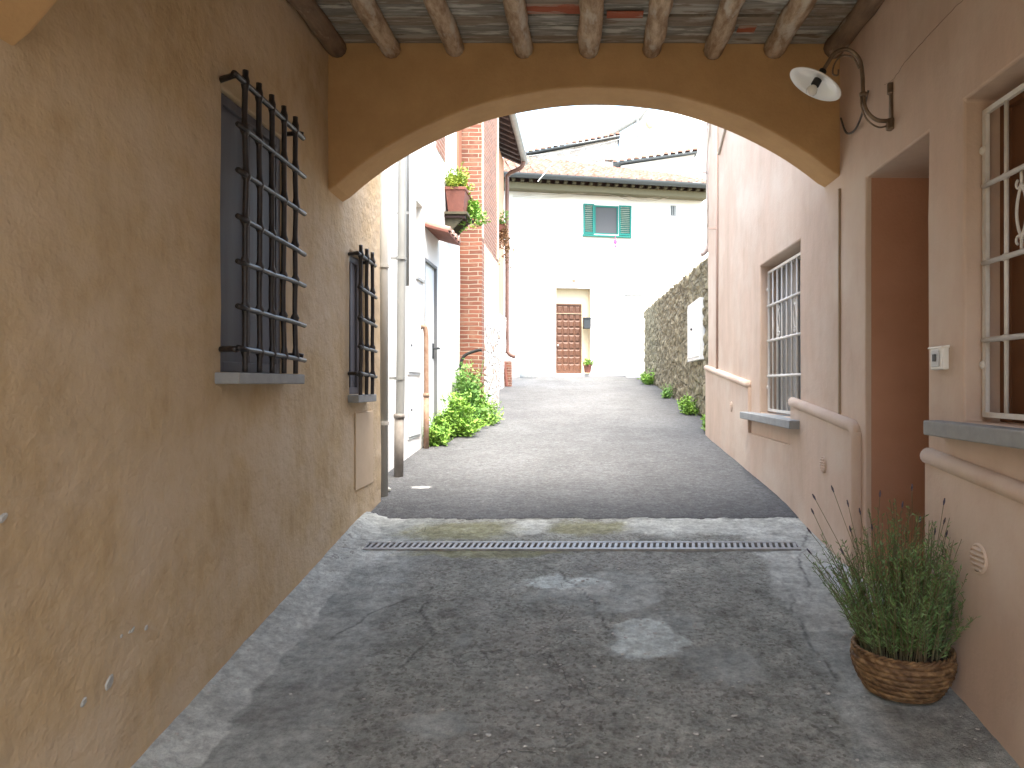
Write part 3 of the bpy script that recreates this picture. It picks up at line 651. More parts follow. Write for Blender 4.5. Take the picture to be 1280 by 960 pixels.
# windows
def pink_window(d0, d1, z0, z1, dark, nb, rows, orn):
    wn = obj('window', B().box(XR+.16, XR+.2, d0+.002, d1-.002, z0+.002, z1-.002), dark, ph)
    fb = B(); X = XR+.14
    fb.box(X, X+.03, d0+.002, d0+.05, z0, z1).box(X, X+.03, d1-.05, d1-.002, z0, z1).box(X, X+.03, d0+.05, d1-.05, z1-.05, z1).box(X, X+.03, (d0+d1)/2-.03, (d0+d1)/2+.03, z0, z1-.05)
    obj('frame', fb, dark if dark is not M['interior'] else M['interior'], wn, bevel=.003)
    Xg = XR+.07; r = .0085
    gr = B(); a, c = d0+.03, d1-.03; zt = z1-.05; zb = z0+.02
    gr.box(Xg-.008, Xg+.008, a-.012, a+.012, zb, zt).box(Xg-.008, Xg+.008, c-.012, c+.012, zb, zt)
    gr.box(Xg-.008, Xg+.008, a+.012, c-.012, zb, zb+.02).box(Xg-.008, Xg+.008, a+.012, c-.012, zt-.02, zt)
    for e in (a, c):
        s_ = -1 if e == a else 1
        for z in (lerp(zb,zt,.17), lerp(zb,zt,.87)): gr.tube([(Xg,e,z),(Xg,e+s_*.045,z)], .011, 8); gr.ball((Xg, e+s_*.012, z), .019, 6)
    G0 = obj('window_grille', gr, M['whiteiron'], ph)
    for k in range(1, nb): 
        d = lerp(a, c, k/nb); obj('vertical_bar', B().tube([(Xg,d,zb+.01),(Xg,d,zt-.01)], r, 8), M['whiteiron'], G0, smooth=True)
    for k in range(1, rows):
        z = lerp(zb, zt, k/rows); rb = B().tube([(Xg-.010,a,z),(Xg-.010,c,z)], r*1.25, 8)
        for q in range(1, nb): rb.ball((Xg-.004, lerp(a,c,q/nb), z), .0155, 5)
        obj('horizontal_bar', rb, M['whiteiron'], G0, smooth=True)
    for d in orn:
        z = lerp(zb, zt, (2.5 if rows == 4 else 2.5)/rows); sb = B(); H = .12
        for s in (-1, 1):
            pts = []
            for k in range(25):
                t_ = k/24; th = t_*2*PI*1.0; pts.append((Xg, d+s*(.030*math.sin(PI*t_)**.8*(1 if .1 < t_ < .9 else .8)), z+H*(1-2*t_)*.8))
            sb.tube(pts, .006, 6)
            for e in (1, -1):
                pts = [(Xg, d+s*(.018+.014*math.cos(th)*1), z+e*(H*.85)+e*.016*math.sin(th)) for th in [PI+i*.55 for i in range(9)]]
                sb.tube(pts, .005, 6)
        for e in (1, -1): sb.tube([(Xg,d,z+e*H*.8),(Xg,d,z+e*H*1.2)], .006, 6)
        obj('scroll_ornament', sb, M['whiteiron'], G0, smooth=True)
pink_window(*FW[:2], FW[2], FW[3], mat('grey_pane', (.25,.25,.245), .3, spec=.5), 8, 4, [lerp(FW[0]+.03,FW[1]-.03,.30), lerp(FW[0]+.03,FW[1]-.03,.72)])
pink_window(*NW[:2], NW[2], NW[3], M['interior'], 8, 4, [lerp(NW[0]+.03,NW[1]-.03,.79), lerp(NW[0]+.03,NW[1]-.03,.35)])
obj('window_sill', B().box(XR-.075, XR+.16, 1.6, 3.05, -.215, -.153), M['stone'], ph, bevel=.006)
obj('window_sill', B().box(XR-.10, XR+.16, 4.95, 6.52, -.31, -.25), M['stone'], ph, bevel=.006)
obj('drip_strip', B().box(XR-.012, XR+.002, 4.235, 4.249, -.22, 1.15), mat('olive_strip', (.36,.28,.20), .8), ph)
# step at the door
stp = B(); y0, y1 = 3.12, 4.10
stp.hexa([(1.33,y0,g(y0)-.05),(1.62,y0,g(y0)-.05),(1.62,y1,g(y1)-.05),(1.33,y1,g(y1)-.05),(1.33,y0,g(y0)+.035),(1.62,y0,g(y0)+.045),(1.62,y1,g(y1)+.045),(1.33,y1,g(y1)+.035)])
tag(obj('door_step', stp, mat('pale_marble', (.50,.52,.52), .6, col2=(.40,.41,.41), scale=8, bump=.001), bevel=.008), 'pale stone doorstep at the foot of the pink doorway, behind the lavender', 'step')
struct(obj('doorway_floor', B().hexa([(1.6,3.16,g(3.16)-.05),(1.95,3.16,g(3.16)-.05),(1.95,3.86,g(3.86)-.05),(1.6,3.86,g(3.86)-.05),(1.6,3.16,g(3.16)+.04),(1.95,3.16,g(3.16)+.04),(1.95,3.86,g(3.86)+.04),(1.6,3.86,g(3.86)+.04)]), M['stone']))
cr_ = [(1215,-10),(1195,8),(1160,45),(1131,78),(1118,98),(1104,108)]
pts = []
for (a, b2) in zip(cr_, cr_[1:]):
    for k in range(8):
        x = lerp(a[0],b2[0],k/8); y = lerp(a[1],b2[1],k/8); D = 1359/(x-730); pts.append((XR-.0005, D+.006*nz(D,0,0,25), (480-y)*D/F+.006*nz(D,3,0,30)))
obj('plaster_crack', B().tube(pts, .0016, 4), mat('crack_shadow', (.25,.18,.14), .9), ph)
# round vents
def vent(D, z, s, label):
    t = thing('air_vent', label, 'vent', (XR-.028, D, z), group='round louvred air vents in the pink plinth')
    t.rotation_euler = (0, -PI/2, 0)
    def LO(name, b, m):
        me_ = obj(name, b, m, t, local=True); return me_
    r = .052*s
    b = B().lathe([(r*.1,-.002),(r,-.002),(r,.004),(r*.93,.009),(r*.86,.009),(r*.84,.004),(r*.1,.004)], (0,0,0), 28)
    LO('rim', b, M['pink'])
    for k in range(-2, 3):
        h = math.sqrt(max(0, (r*.82)**2-(k*r*.32)**2)); q = B()
        q.hexa([(k*r*.32-.004*s,-h,.004),(k*r*.32+.006*s,-h,.004),(k*r*.32+.006*s,h,.004),(k*r*.32-.004*s,h,.004),(k*r*.32-.004*s,-h,.014),(k*r*.32-.001*s,-h,.014),(k*r*.32-.001*s,h,.014),(k*r*.32-.004*s,h,.014)])
        LO('louvre', q, M['pink'])
    return t
vent(2.70, -.655, 1.1, 'round louvred vent right of the lavender, under the nearest window moulding')
vent(4.45, -.497, 1.0, 'small round louvred vent in the pink plinth just beyond the doorway')
vent(7.23, -.225, 1.0, 'small round louvred vent far along the pink wall, past its barred window')
# intercom
ic = thing('intercom', 'white doorbell box on the pink wall between the doorway and near window', 'intercom', (XR,3.03,.10))
obj('housing', B().box(XR-.028, XR, 2.975, 3.085, .06, .155), M['enamel'], ic, bevel=.006)
obj('hood', B().hexa([(XR-.036,2.97,.150),(XR,2.97,.150),(XR,3.09,.150),(XR-.036,3.09,.150),(XR-.034,2.97,.157),(XR,2.97,.162),(XR,3.09,.162),(XR-.034,3.09,.157)]), M['enamel'], ic)
obj('button_panel', B().box(XR-.034, XR-.028, 3.0, 3.062, .072, .142), M['cabinet'], ic, bevel=.002)
obj('button', B().box(XR-.038, XR-.034, 3.02, 3.045, .095, .125), M['metalgrey'], ic)

# wall lamp
DL = 3.53
wl = thing('wall_lamp', 'brass swan-neck wall lamp with a white enamel dish shade, right of the arch', 'lamp', (1.51,DL,1.3))
def LP(x, y): return ((x-730)*DL/F, DL, (480-y)*DL/F)
def curve(pts, n=8):
    out = []; P_ = [Vector(p) for p in pts]
    for i in range(len(P_)-1):
        a, b_, c, d = P_[max(i-1,0)], P_[i], P_[i+1], P_[min(i+2,len(P_)-1)]
        for k in range(n):
            t = k/n; out.append(.5*((2*b_)+(c-a)*t+(2*a-5*b_+4*c-d)*t*t+(3*b_-a-3*c+d)*t**3))
    out.append(P_[-1]); return out
obj('collar', B().lathe([(.010,-.012),(.018,-.008),(.020,0),(.018,.008),(.010,.012)], LP(1079,118), 12), M['brass'], wl, smooth=True)
obj('finial', B().ball(LP(1112,159), .011, 6), M['brass'], wl, smooth=True)
obj('backplate', B().hexa([(XR-.012,DL-.018,1.25),(XR,DL-.018,1.25),(XR,DL+.018,1.25),(XR-.012,DL+.018,1.25),(XR-.012,DL-.012,1.46),(XR,DL-.012,1.46),(XR,DL+.012,1.46),(XR-.012,DL+.012,1.46)]).tube([(XR-.006,DL,1.245),(XR-.006,DL,1.30)], .024, 12).tube([(XR-.006,DL,1.42),(XR-.006,DL,1.475)], .018, 12), M['brass'], wl, bevel=.01)
obj('arm', B().tube(curve([LP(1112,151),LP(1096,150),LP(1083,138),LP(1079,118),LP(1078,95),LP(1074,74),LP(1060,62),LP(1044,66),LP(1034,80),LP(1026,93)]), .010, 10), M['brass'], wl, smooth=True)
obj('scroll', B().tube(curve([LP(1110,157),LP(1098,159),LP(1084,150),LP(1077,134),LP(1076,120)]), .0045, 6), M['brass'], wl, smooth=True)
obj('scroll', B().tube(curve([LP(1074,86),LP(1066,72),LP(1052,70),LP(1043,80),LP(1041,92),LP(1047,94),LP(1048,87)]), .0045, 6), M['brass'], wl, smooth=True)
ax = Vector((-.47, .05, -.84)).normalized()   # shade opens down and towards the passage
sc = Vector(LP(1020,104))
obj('shade', B().lathe([(.012,-.04),(.03,-.034),(.05,-.022),(.10,-.008),(.134,.004),(.138,.007),(.134,.010),(.10,-.002),(.05,-.014),(.025,-.02)], sc, 40, ax), M['enamel'], wl, smooth=True)
obj('lamp_holder', B().lathe([(.012,-.075),(.018,-.07),(.02,-.03),(.021,.012),(.017,.016)], sc, 16, ax), M['black'], wl, smooth=True)
obj('bulb', B().lathe([(.010,.010),(.013,.016),(.023,.028),(.027,.042),(.023,.056),(.012,.064),(.001,.066)], sc, 18, ax), M['bulb'], wl, smooth=True)
tag(obj('lamp_cable', B().tube(curve([(1.498,4.2,1.55),(1.495,4.1,1.43),(1.49,3.95,1.40),(1.495,3.85,1.47),(1.50,3.8,1.55)]), .006, 6), M['cable'], smooth=True), 'dark cable looping on the wall behind the swan-neck lamp', 'cable')

# ------------------------------------------------------------------ basket and lavender
bc = Vector((1.295, 2.93, g(2.93)+.008)); BH = .165
def bprof(t):   # radius over height 0..1
    return .138+.052*math.sin(min(1,t*1.25)*PI/2)-.006*max(0,t-.8)/.2
bk = B(); nt_, nh = 260, 72
for j in range(nh+1):
    t = j/nh; rowf = t*7.0; row_ = int(rowf); f = rowf-row_
    for i in range(nt_):
        th = 2*PI*i/nt_
        ph_ = th*17+row_*PI*.6+(f-.5)*2.2
        d = .011*math.sqrt(max(0, math.sin(PI*f)))*(.55+.45*abs(math.sin(ph_)))+.002*nz(th*6, t*8, row_)
        d += .0012*math.sin(ph_*7)
        r = bprof(t)+d
        bk.v.append((bc.x+r*math.cos(th), bc.y+r*math.sin(th), bc.z+t*BH))
for j in range(nh+1):
    t = 1-j/nh*.35
    for i in range(nt_):
        th = 2*PI*i/nt_; r = bprof(t)-.012; bk.v.append((bc.x+r*math.cos(th), bc.y+r*math.sin(th), bc.z+t*BH))
for j in range(2*nh+1):
    for i in range(nt_): bk.f.append((j*nt_+i, j*nt_+(i+1)%nt_, (j+1)*nt_+(i+1)%nt_, (j+1)*nt_+i))
def wicker():
    m = bpy.data.materials.new('wicker'); m.use_nodes = True; t = m.node_tree; n = t.nodes; L = t.links.new; p = n['Principled BSDF']; p.inputs['Roughness'].default_value = .7
    g_ = n.new('ShaderNodeNewGeometry'); mp = n.new('ShaderNodeMapping'); mp.inputs['Scale'].default_value = (1,1,2); L(g_.outputs['Position'], mp.inputs[0])
    a = n.new('ShaderNodeTexNoise'); a.inputs['Scale'].default_value = 22; a.inputs['Detail'].default_value = 6; L(mp.outputs[0], a.inputs['Vector'])
    c = n.new('ShaderNodeValToRGB'); L(a.outputs[0], c.inputs[0]); e = c.color_ramp.elements; e[0].position = .35; e[0].color = (.09,.045,.018,1); e[1].position = .68; e[1].color = (.33,.20,.09,1)
    k = e.new(.5); k.color = (.17,.095,.04,1); L(c.outputs[0], p.inputs['Base Color'])
    b = n.new('ShaderNodeBump'); b.inputs['Distance'].default_value = .003; f = n.new('ShaderNodeTexNoise'); f.inputs['Scale'].default_value = 60; L(mp.outputs[0], f.inputs['Vector']); L(f.outputs[0], b.inputs['Height']); L(b.outputs[0], p.inputs['Normal'])
    return m
wb = thing('wicker_basket', 'round brown woven basket planter on the concrete against the pink wall', 'basket', bc)
obj('weave', bk, wicker(), wb, smooth=True)
rm = B()
for s in range(2):
    rm.tube([(bc.x+(.187+.005*math.cos(th*22+s*PI))*math.cos(th), bc.y+(.187+.005*math.cos(th*22+s*PI))*math.sin(th), bc.z+BH+.004+.005*math.sin(th*22+s*PI)) for th in [2*PI*i/220 for i in range(221)]], .0055, 6, cap=False)
obj('rim', rm, M['_w'] if '_w' in M else bpy.data.materials['wicker'], wb, smooth=True)
obj('base', B().lathe([(.001,0),(.148,0),(.150,.006),(.001,.006)], bc, 40), bpy.data.materials['wicker'], wb)
lv = thing('lavender_plant', 'bushy lavender with grey-green leaves and dark flower spikes growing in the basket', 'plant', bc+Vector((0,0,.14)))
obj('soil', B().lathe([(.001,-.01),(.17,-.01),(.17,.0),(.06,.018),(.001,.02)], bc+Vector((0,0,.145)), 30), M['soil'], lv)
random.seed(21)
lf = B(); st = B()
def blade(b, p, d, side, L_, w, curl=.2):
    up = d.cross(side).normalized(); q = p+d*L_*.5+up*L_*curl*.2; e = p+d*L_-Vector((0,0,1))*L_*curl*.3
    b.add([p, q-side*w, q+side*w, e], [(0,1,2),(1,3,2)])
def wallclip(v):
    if v.x > XR-.035: v.x = XR-.035-.02*random.random()
    return v
tops = []
for i in range(300):
    th = random.uniform(0, 2*PI); rr = .16*math.sqrt(random.random()); p0 = bc+Vector((rr*math.cos(th), rr*math.sin(th), .15))
    out = Vector((math.cos(th), math.sin(th), 0)); H = random.uniform(.28,.60)*(1.05-.35*(rr/.16)**2); spread = rr/.16*random.uniform(.1,.7)
    pts = []; n = 9
    wv = Vector((random.uniform(-1,1), random.uniform(-1,1), 0))*.05
    for k in range(n+1):
        t = k/n; v = p0+out*spread*(.36 if out.x < 0 else .24)*t**1.2+Vector((0,0,H*t*(1-.1*spread*t)))+wv*t*t
        pts.append(wallclip(v))
    st.tube(pts, [.0022*(1-.5*k/n) for k in range(n+1)], 4, cap=False)
    tops.append((pts[-1], (pts[-1]-pts[-2]).normalized()))
    nl = 34
    for q in range(nl):
        t = .12+.88*q/nl; k = min(n-1, int(t*n)); p = pts[k].lerp(pts[k+1], t*n-k); dirc = (pts[k+1]-pts[k]).normalized()
        a = random.uniform(0, 2*PI); sd_ = Vector((math.cos(a), math.sin(a), random.uniform(-.1,.2)))
        d = (dirc*random.uniform(.5,1.1)+sd_*random.uniform(.5,1)).normalized(); L_ = random.uniform(.018,.04)*(1.1-.3*t)
        side = d.cross(Vector((random.random()-.5, random.random()-.5, random.random()-.5))).normalized()
        e = p+d*L_
        if e.x > XR-.03: continue
        blade(lf, p, d, side, L_, .0019+.001*random.random())
obj('stems', st, M['lavstem'], lv); obj('leaves', lf, M['lav'], lv)
for (tx, ty, bxo) in [(1018,622,.3),(1012,664,.2),(1041,612,.25),(1060,630,.2),(1063,662,.25),(1053,690,.3),(1100,618,.3),(1016,640,.1),(1075,640,.4),(1180,628,.6),(1190,652,.6),(1128,632,.5),(1204,668,.7),(1150,650,.5),(1090,660,.4),(1012,690,.05),(1140,610,.5),(1170,665,.6)]:
    D = random.uniform(2.78,3.0); tip = px(tx, ty, D); tip.x = min(tip.x, XR-.05)
    p0 = bc+Vector((lerp(-.12,.12,bxo), random.uniform(-.1,.1), .17)); mid = (p0+tip)/2+Vector((-.02 if tip.x < bc.x else .03, 0, .05))
    if mid.x > XR-.05: mid.x = XR-.05
    f = obj('flower_stalk', B().tube(curve([p0, mid, tip], 8), .0011, 5), M['lavstem'], lv, smooth=True)
    d = (tip-mid).normalized(); hb = B()
    for k in range(5): hb.ball(tip+d*(k*.006-.009), .0045-.0008*abs(k-2), 5)
    obj('flower_head', hb, M['lavflower'], f, smooth=True)

# ------------------------------------------------------------------ white house on the left, beyond the ochre wall
XW = -1.76
wh = thing('white_house', 'tall white plastered house with door, beyond the ochre wall on the left of the street', 'house', (-2.2,8,-1))
WD = (7.95, 8.62, -.75, 1.40); WW = (7.56, 7.86, 1.13, 1.93)
fixn(obj('wall', slab(5.35, 10.2, -1.4, 4.3, XW-.4, XW, [WD, WW], amp=.006, step=.2), M['white'], wh, bevel=.01))
obj('back_wall', B().box(XW-5, XW-.4, 5.6, 10.2, -1.4, 4.2), M['white'], wh)
d_ = obj('door', B().box(XW-.07, XW-.03, WD[0]+.02, WD[1]-.02, -.69, WD[3]-.02), M['bluegrey'], wh, bevel=.003)
obj('door_frame', B().box(XW-.03, XW+.004, WD[1]-.03, WD[1]-.002, -.7, WD[3]).box(XW-.03, XW+.004, WD[0]+.002, WD[0]+.03, -.7, WD[3]).box(XW-.03, XW+.004, WD[0]+.03, WD[1]-.03, WD[3]-.03, WD[3]-.002), mat('door_frame_grey', (.16,.165,.17), .6), d_)
obj('handle', B().tube([(XW-.03,8.53,.42),(XW+.05,8.53,.42),(XW+.05,8.44,.42)], .012).box(XW-.03, XW-.024, 8.49, 8.57, .3, .48), M['metalgrey'], d_)
w_ = obj('window', B().box(XW-.16, XW-.14, WW[0]+.002, WW[1]-.002, WW[2]+.002, WW[3]-.002), M['beige'], wh)
obj('sill', B().box(XW-.14, XW+.02, WW[0]-.02, WW[1]+.02, WW[2]-.03, WW[2]), M['stone'], w_)
# exposed brick patch high on the wall and plain brown strip next to the buttress
obj('exposed_brick', B().box(XW+.001, XW+.006, 8.55, 9.1, 2.8, 3.4), M['brick'], wh)
obj('shutter', B().box(XW-.05, XW+.03, 9.95, 10.18, 2.95, 4.2), mat('brown_strip', (.30,.13,.08), .7), wh)
# tiled door canopy
cn = thing('door_canopy', 'little terracotta canopy over the white door on the left', 'canopy', (XW,8.3,1.72))
obj('slab', B().hexa([(XW,7.95,1.74),(-1.50,7.95,1.67),(-1.50,8.72,1.67),(XW,8.72,1.74),(XW,7.95,1.775),(-1.50,7.95,1.70),(-1.50,8.72,1.70),(XW,8.72,1.775)]), M['terracotta'], cn, bevel=.004)
for k in range(4):
    yy = 8.04+.19*k; q = B(); vs = []
    for s in range(9):
        th = PI*s/8; vs += [(XW, yy+.07*math.cos(th), 1.775+.055*math.sin(th)), (-1.485, yy+.07*math.cos(th), 1.70+.055*math.sin(th))]
    q.add(vs, [(2*s,2*s+1,2*s+3,2*s+2) for s in range(8)]+[tuple(range(0,18,2)), tuple(range(1,18,2))]); obj('roof_tile', q, M['tile'], cn)
# meter cabinets
for (z0, z1, lab) in ((.09,.69,'upper grey metal meter cabinet in the white wall beside the rusty pipe'), (-.56,.04,'lower grey metal meter cabinet near the ground beside the rusty pipe')):
    mc = thing('meter_cabinet', lab, 'cabinet', (XW,7.43,z0), group='meter cabinets in the white wall')
    obj('frame', B().box(XW, XW+.012, 7.17, 7.70, z0, z1), M['cabinet'], mc, bevel=.003)
    f = obj('door', B().box(XW+.012, XW+.022, 7.20, 7.67, z0+.03, z1-.03), M['bluegrey'], mc, bevel=.003)
    obj('lock', B().tube([(XW+.022,7.25,(z0+z1)/2),(XW+.03,7.25,(z0+z1)/2)], .012), M['metalgrey'], f)
# drainpipes
def pipe(name, label, cat, pts, r, m, clamps=(), group=None, foot=None, cm=None, smooth=7):
    t = thing(name, label, cat, pts[-1] if pts[-1][2] < pts[0][2] else pts[0], group=group)
    obj('pipe', B().tube(curve(pts, smooth) if len(pts) > 2 else pts, r, 14), m, t, smooth=True)
    for (c, d) in clamps:
        c = Vector(c); obj('bracket', B().tube([c+Vector((0,0,-.012)), c+Vector((0,0,.012))], r*1.22, 14).box(c.x-.09, c.x, c.y-.008, c.y+.008, c.z-.01, c.z+.01), cm or m, t)
    if foot:
        a, b_, fm = foot; obj('cast_foot', B().tube([a, b_], r*1.1, 14).tube([Vector(b_)+Vector((0,0,-.02)), Vector(b_)+Vector((0,0,.02))], r*1.28, 14), fm, t, smooth=True)
    return t
gp = 'drainpipes where the ochre wall meets the white house'
pipe('drainpipe', 'wide pale grey drainpipe running full height right beside the ochre wall', 'pipe', [(-1.535,5.50,2.9),(-1.535,5.50,g(5.5))], .037, M['paleplastic'],
     [((-1.535,5.50,.9),1),((-1.535,5.50,-.3),1)], gp)
pipe('drainpipe', 'second grey drainpipe, leaning slightly, with darker iron foot, between the wide and thin pipes', 'pipe', [(-1.585,6.35,4.2),(-1.60,6.3,.5),(-1.617,6.28,g(6.28))], .037, M['zinc'],
     [((-1.60,6.3,1.1),1),((-1.61,6.29,.05),1)], gp, ((-1.617,6.28,g(6.28)),(-1.613,6.285,-.28),M['foot']))
pipe('drainpipe', 'thin dark upper pipe ending halfway down beside the leaning drainpipe', 'pipe', [(-1.66,6.75,4.2),(-1.66,6.75,.92)], .020, M['zinc'], [((-1.66,6.75,1.6),1)], gp)
pipe('conduit', 'thin pale conduit climbing the white wall between the two wide drainpipes', 'pipe', [(-1.70,6.15,.62),(-1.70,6.15,-.84)], .010, M['palecable'])
pipe('gas_pipe', 'short rusty pipe bent into the wall beside the meter cabinets', 'pipe', [(XW-.02,7.75,.60),(XW+.03,7.75,.62),(XW+.055,7.76,.56),(XW+.06,7.76,.3),(XW+.06,7.76,g(7.76))], .026, M['rust'],
     (), None, ((XW+.06,7.76,g(7.76)),(XW+.06,7.76,-.12),M['rust']))
fs = B()
for k in range(5):
    a = random.uniform(0,6); fs.ball((-1.55+.05*math.cos(a)*k*.4, 5.66+.03*math.sin(a)*k, g(5.7)+.02), .03, 5, (1.2,1,.7))
tag(obj('loose_stones', fs, M['chip']), 'small heap of loose rubble at the foot of the wide pale drainpipe', 'stones')

# ------------------------------------------------------------------ brick buttress house
bh = thing('brick_house', 'old brick house with buttress and dark eaves, beyond the white wall on the left', 'house', (-1.9,12,-.5))
fixn(obj('buttress', slab(-1.95, -1.455, -.8, 5.2, 10.25, 10.5, [], amp=.012, step=.12, axis='y'), M['brick'], bh))
fixn(obj('buttress_side', slab(10.5, 12.3, 2.05, 5.2, -1.95, -1.462, [], amp=.012, step=.2), M['brick'], bh))
obj('pale_quoin', B().box(-1.475, -1.452, 10.26, 10.44, 2.1, 5.2).box(-1.47, -1.452, 12.05, 12.28, 2.1, 5.2), M['beige'], bh)
fixn(obj('plaster_band', slab(10.5, 12.3, .9, 2.05, -1.95, -1.458, [], amp=.012, step=.1), mat('cream_plaster', (.66,.52,.38), .9, col2=(.60,.45,.32), scale=3), bh))
fixn(obj('rubble_base', slab(10.5, 12.3, -.8, .9, -1.95, -1.445, [], amp=.02, step=.06), M['paleRubble'], bh))
fixn(obj('wall', slab(12.3, 17.5, -.8, 5.42, -2.35, -1.95, [], amp=.01, step=.3), mat('apricot_plaster', (.62,.36,.24), .9, col2=(.52,.30,.2), scale=2), bh))
fixn(obj('rubble_wall', slab(12.3, 17.4, -.8, 1.6, -1.95, -1.90, [], amp=.03, step=.12), M['paleRubble'], bh))
obj('brick_corner', B().box(-1.92, -1.76, 17.3, 17.6, -.2, .55), M['brick'], bh)
obj('back_wall', B().box(-7, -2.35, 10.3, 17.4, -.8, 5.4), M['white'], bh)
rf = obj('roof', B().hexa([(-1.50,12.25,5.50),(-1.50,17.8,5.50),(-5,17.8,7.1),(-5,12.25,7.1),(-1.50,12.25,5.60),(-1.50,17.8,5.60),(-5,17.8,7.2),(-5,12.25,7.2)]), M['tile'], bh)
for k in range(15):
    yy = 12.4+.38*k; obj('rafter', B().hexa([(-1.55,yy,5.41),(-1.55,yy+.11,5.41),(-2.3,yy+.11,5.74),(-2.3,yy,5.74),(-1.55,yy,5.50),(-1.55,yy+.11,5.50),(-2.3,yy+.11,5.83),(-2.3,yy,5.83)]), M['darkwood'], rf)
obj('soffit', B().hexa([(-1.53,12.3,5.485),(-1.53,17.7,5.485),(-2.3,17.7,5.83),(-2.3,12.3,5.83),(-1.53,12.3,5.497),(-1.53,17.7,5.497),(-2.3,17.7,5.845),(-2.3,12.3,5.845)]), M['darkwood'], rf)
def gutter_mesh(p0, p1, r, up):
    b = B(); p0, p1 = Vector(p0), Vector(p1); side = (p1-p0).cross(Vector((0,0,1))).normalized(); n = 10; vs = []
    for rr in (r, r*.9):
        for p in (p0, p1):
            for k in range(n+1):
                th = PI+PI*k/n; vs.append(p+side*rr*math.cos(th)+Vector((0,0,1))*rr*math.sin(th))
    m = n+1
    f = [(k,k+1,m+k+1,m+k) for k in range(n)]+[(2*m+k+1,2*m+k,3*m+k,3*m+k+1) for k in range(n)]+[(0,m,3*m,2*m),(n,2*m+n,3*m+n,m+n)]+[(k,2*m+k,2*m+k+1,k+1) for k in range(n)]+[(m+k,m+k+1,3*m+k+1,3*m+k) for k in range(n)]
    return b.add(vs, f)
obj('gutter', gutter_mesh((-1.46,12.2,5.52), (-1.46,17.9,5.50), .075, 1), M['zinc'], rf)
pipe('drainpipe', 'long brown drainpipe under the dark eaves, kicking out at its foot', 'pipe', [(-1.47,17.6,5.45),(-1.55,17.6,5.28),(-1.85,17.6,5.12),(-1.88,17.6,4.8),(-1.88,17.6,2.5),(-1.88,17.6,1.0),(-1.84,17.58,.75),(-1.68,17.55,.66)], .05, M['copper'], [((-1.88,17.6,3.3),1)])
pipe('drainpipe', 'short orange-red pipe stub at street level under the kicked-out brown drainpipe', 'pipe', [(-1.90,17.2,.55),(-1.86,17.2,.1),(-1.84,17.2,-.05)], .035, M['terracotta'])
gs_ = B().lathe([(.26,-.1),(.25,.1),(.2,.35),(.12,.5),(.02,.54)], (-1.62,20.9,.16), 14)
for i, v in enumerate(gs_.v): d = 1+.2*nz(*v, 5); gs_.v[i] = (-1.62+(v[0]+1.62)*d, 20.9+(v[1]-20.9)*d, v[2])
tag(obj('guard_stone', gs_, M['stone'], smooth=True), 'rough grey guard stone leaning at the corner of the far white house', 'stone')

# ------------------------------------------------------------------ plants helper
def leaf_clump(center, rx, ry, h, n, size, seed, lean=0, droop=.0):
    random.seed(seed); lb = B(); sb = B(); c = Vector(center); ns = max(6, n//28)
    for s in range(ns):
        th = random.uniform(0, 2*PI); rr = random.random()**.6*random.choice([.7,1,1.25]); base = c+Vector((rx*rr*.55*math.cos(th), ry*rr*.55*math.sin(th), 0))
        H = h*random.choice([.35,.55,.7,.85,1.0,1.2])*random.uniform(.8,1)*(1.05-.5*rr*rr); tip = c+Vector((rx*rr*math.cos(th)*1.15+lean*.2, ry*rr*math.sin(th)*1.15, H-droop*rr*h))*1.0+Vector((rx*.3*nz(s, seed, 0), ry*.3*nz(s, seed, 3), 0))
        mid = (base+tip)/2+Vector((0,0,H*.15)); cv = curve([base, mid, tip], 5); sb.tube(cv, .003, 4, cap=False)
        for q in range(28):
            t = .15+.85*random.random(); p = cv[min(len(cv)-1, int(t*len(cv)))]+Vector((random.gauss(0,.03), random.gauss(0,.03), random.gauss(0,.025)))*(h/.4)**.5
            a = random.uniform(0, 2*PI); d = Vector((math.cos(a), math.sin(a), random.uniform(-.3,1.0))).normalized(); side = d.cross(Vector((random.gauss(0,.4), random.gauss(0,.4), 1))).normalized(); L_ = size*random.uniform(.6,1.3)
            w = L_*.27; up = d.cross(side)*L_*.12
            lb.add([p, p+d*L_*.35-side*w+up, p+d*L_*.75-side*w*.75+up, p+d*L_-up*1.2, p+d*L_*.75+side*w*.75+up, p+d*L_*.35+side*w+up, p+d*L_*.5], [(0,6,1),(1,6,2),(2,6,3),(3,6,4),(4,6,5),(5,6,0)])
    return sb, lb
def droop_of(k): return k.get('droop', 0) > 0
def plant(name, label, cat, center, rx, ry, h, n, size, seed, m, group=None, **k):
    t = thing(name, label, cat, center, group=group); sb, lb = leaf_clump(center, rx, ry, h, n, size, seed, **k)
    random.seed(seed+500)
    for q in range(int(6+n/90)):
        a = random.uniform(0, 2*PI); rr = random.uniform(.2,1.3); p0 = Vector(center)+Vector((rx*.4*math.cos(a), ry*.4*math.sin(a), 0)); tp = Vector(center)+Vector((rx*rr*math.cos(a), ry*rr*math.sin(a), h*random.uniform(.5,1.3)))
        if droop_of(k): break
        cv = curve([p0, (p0+tp)/2+Vector((0,0,h*.12)), tp], 6); sb.tube(cv, .0022, 4, cap=False)
        for w_ in range(9):
            p = cv[3+w_]; d = Vector((random.gauss(0,1), random.gauss(0,1), random.uniform(.2,1.5))).normalized(); L_ = size*random.uniform(.5,1.2); sd2 = d.cross(Vector((0,0,1))).normalized()
            lb.add([p, p+d*L_*.5-sd2*L_*.13, p+d*L_, p+d*L_*.5+sd2*L_*.13], [(0,1,3),(1,2,3)])
    obj('stems', sb, M['leafB'], t); obj('leaves', lb, m, t); return t
gw = 'weeds growing along the left wall'
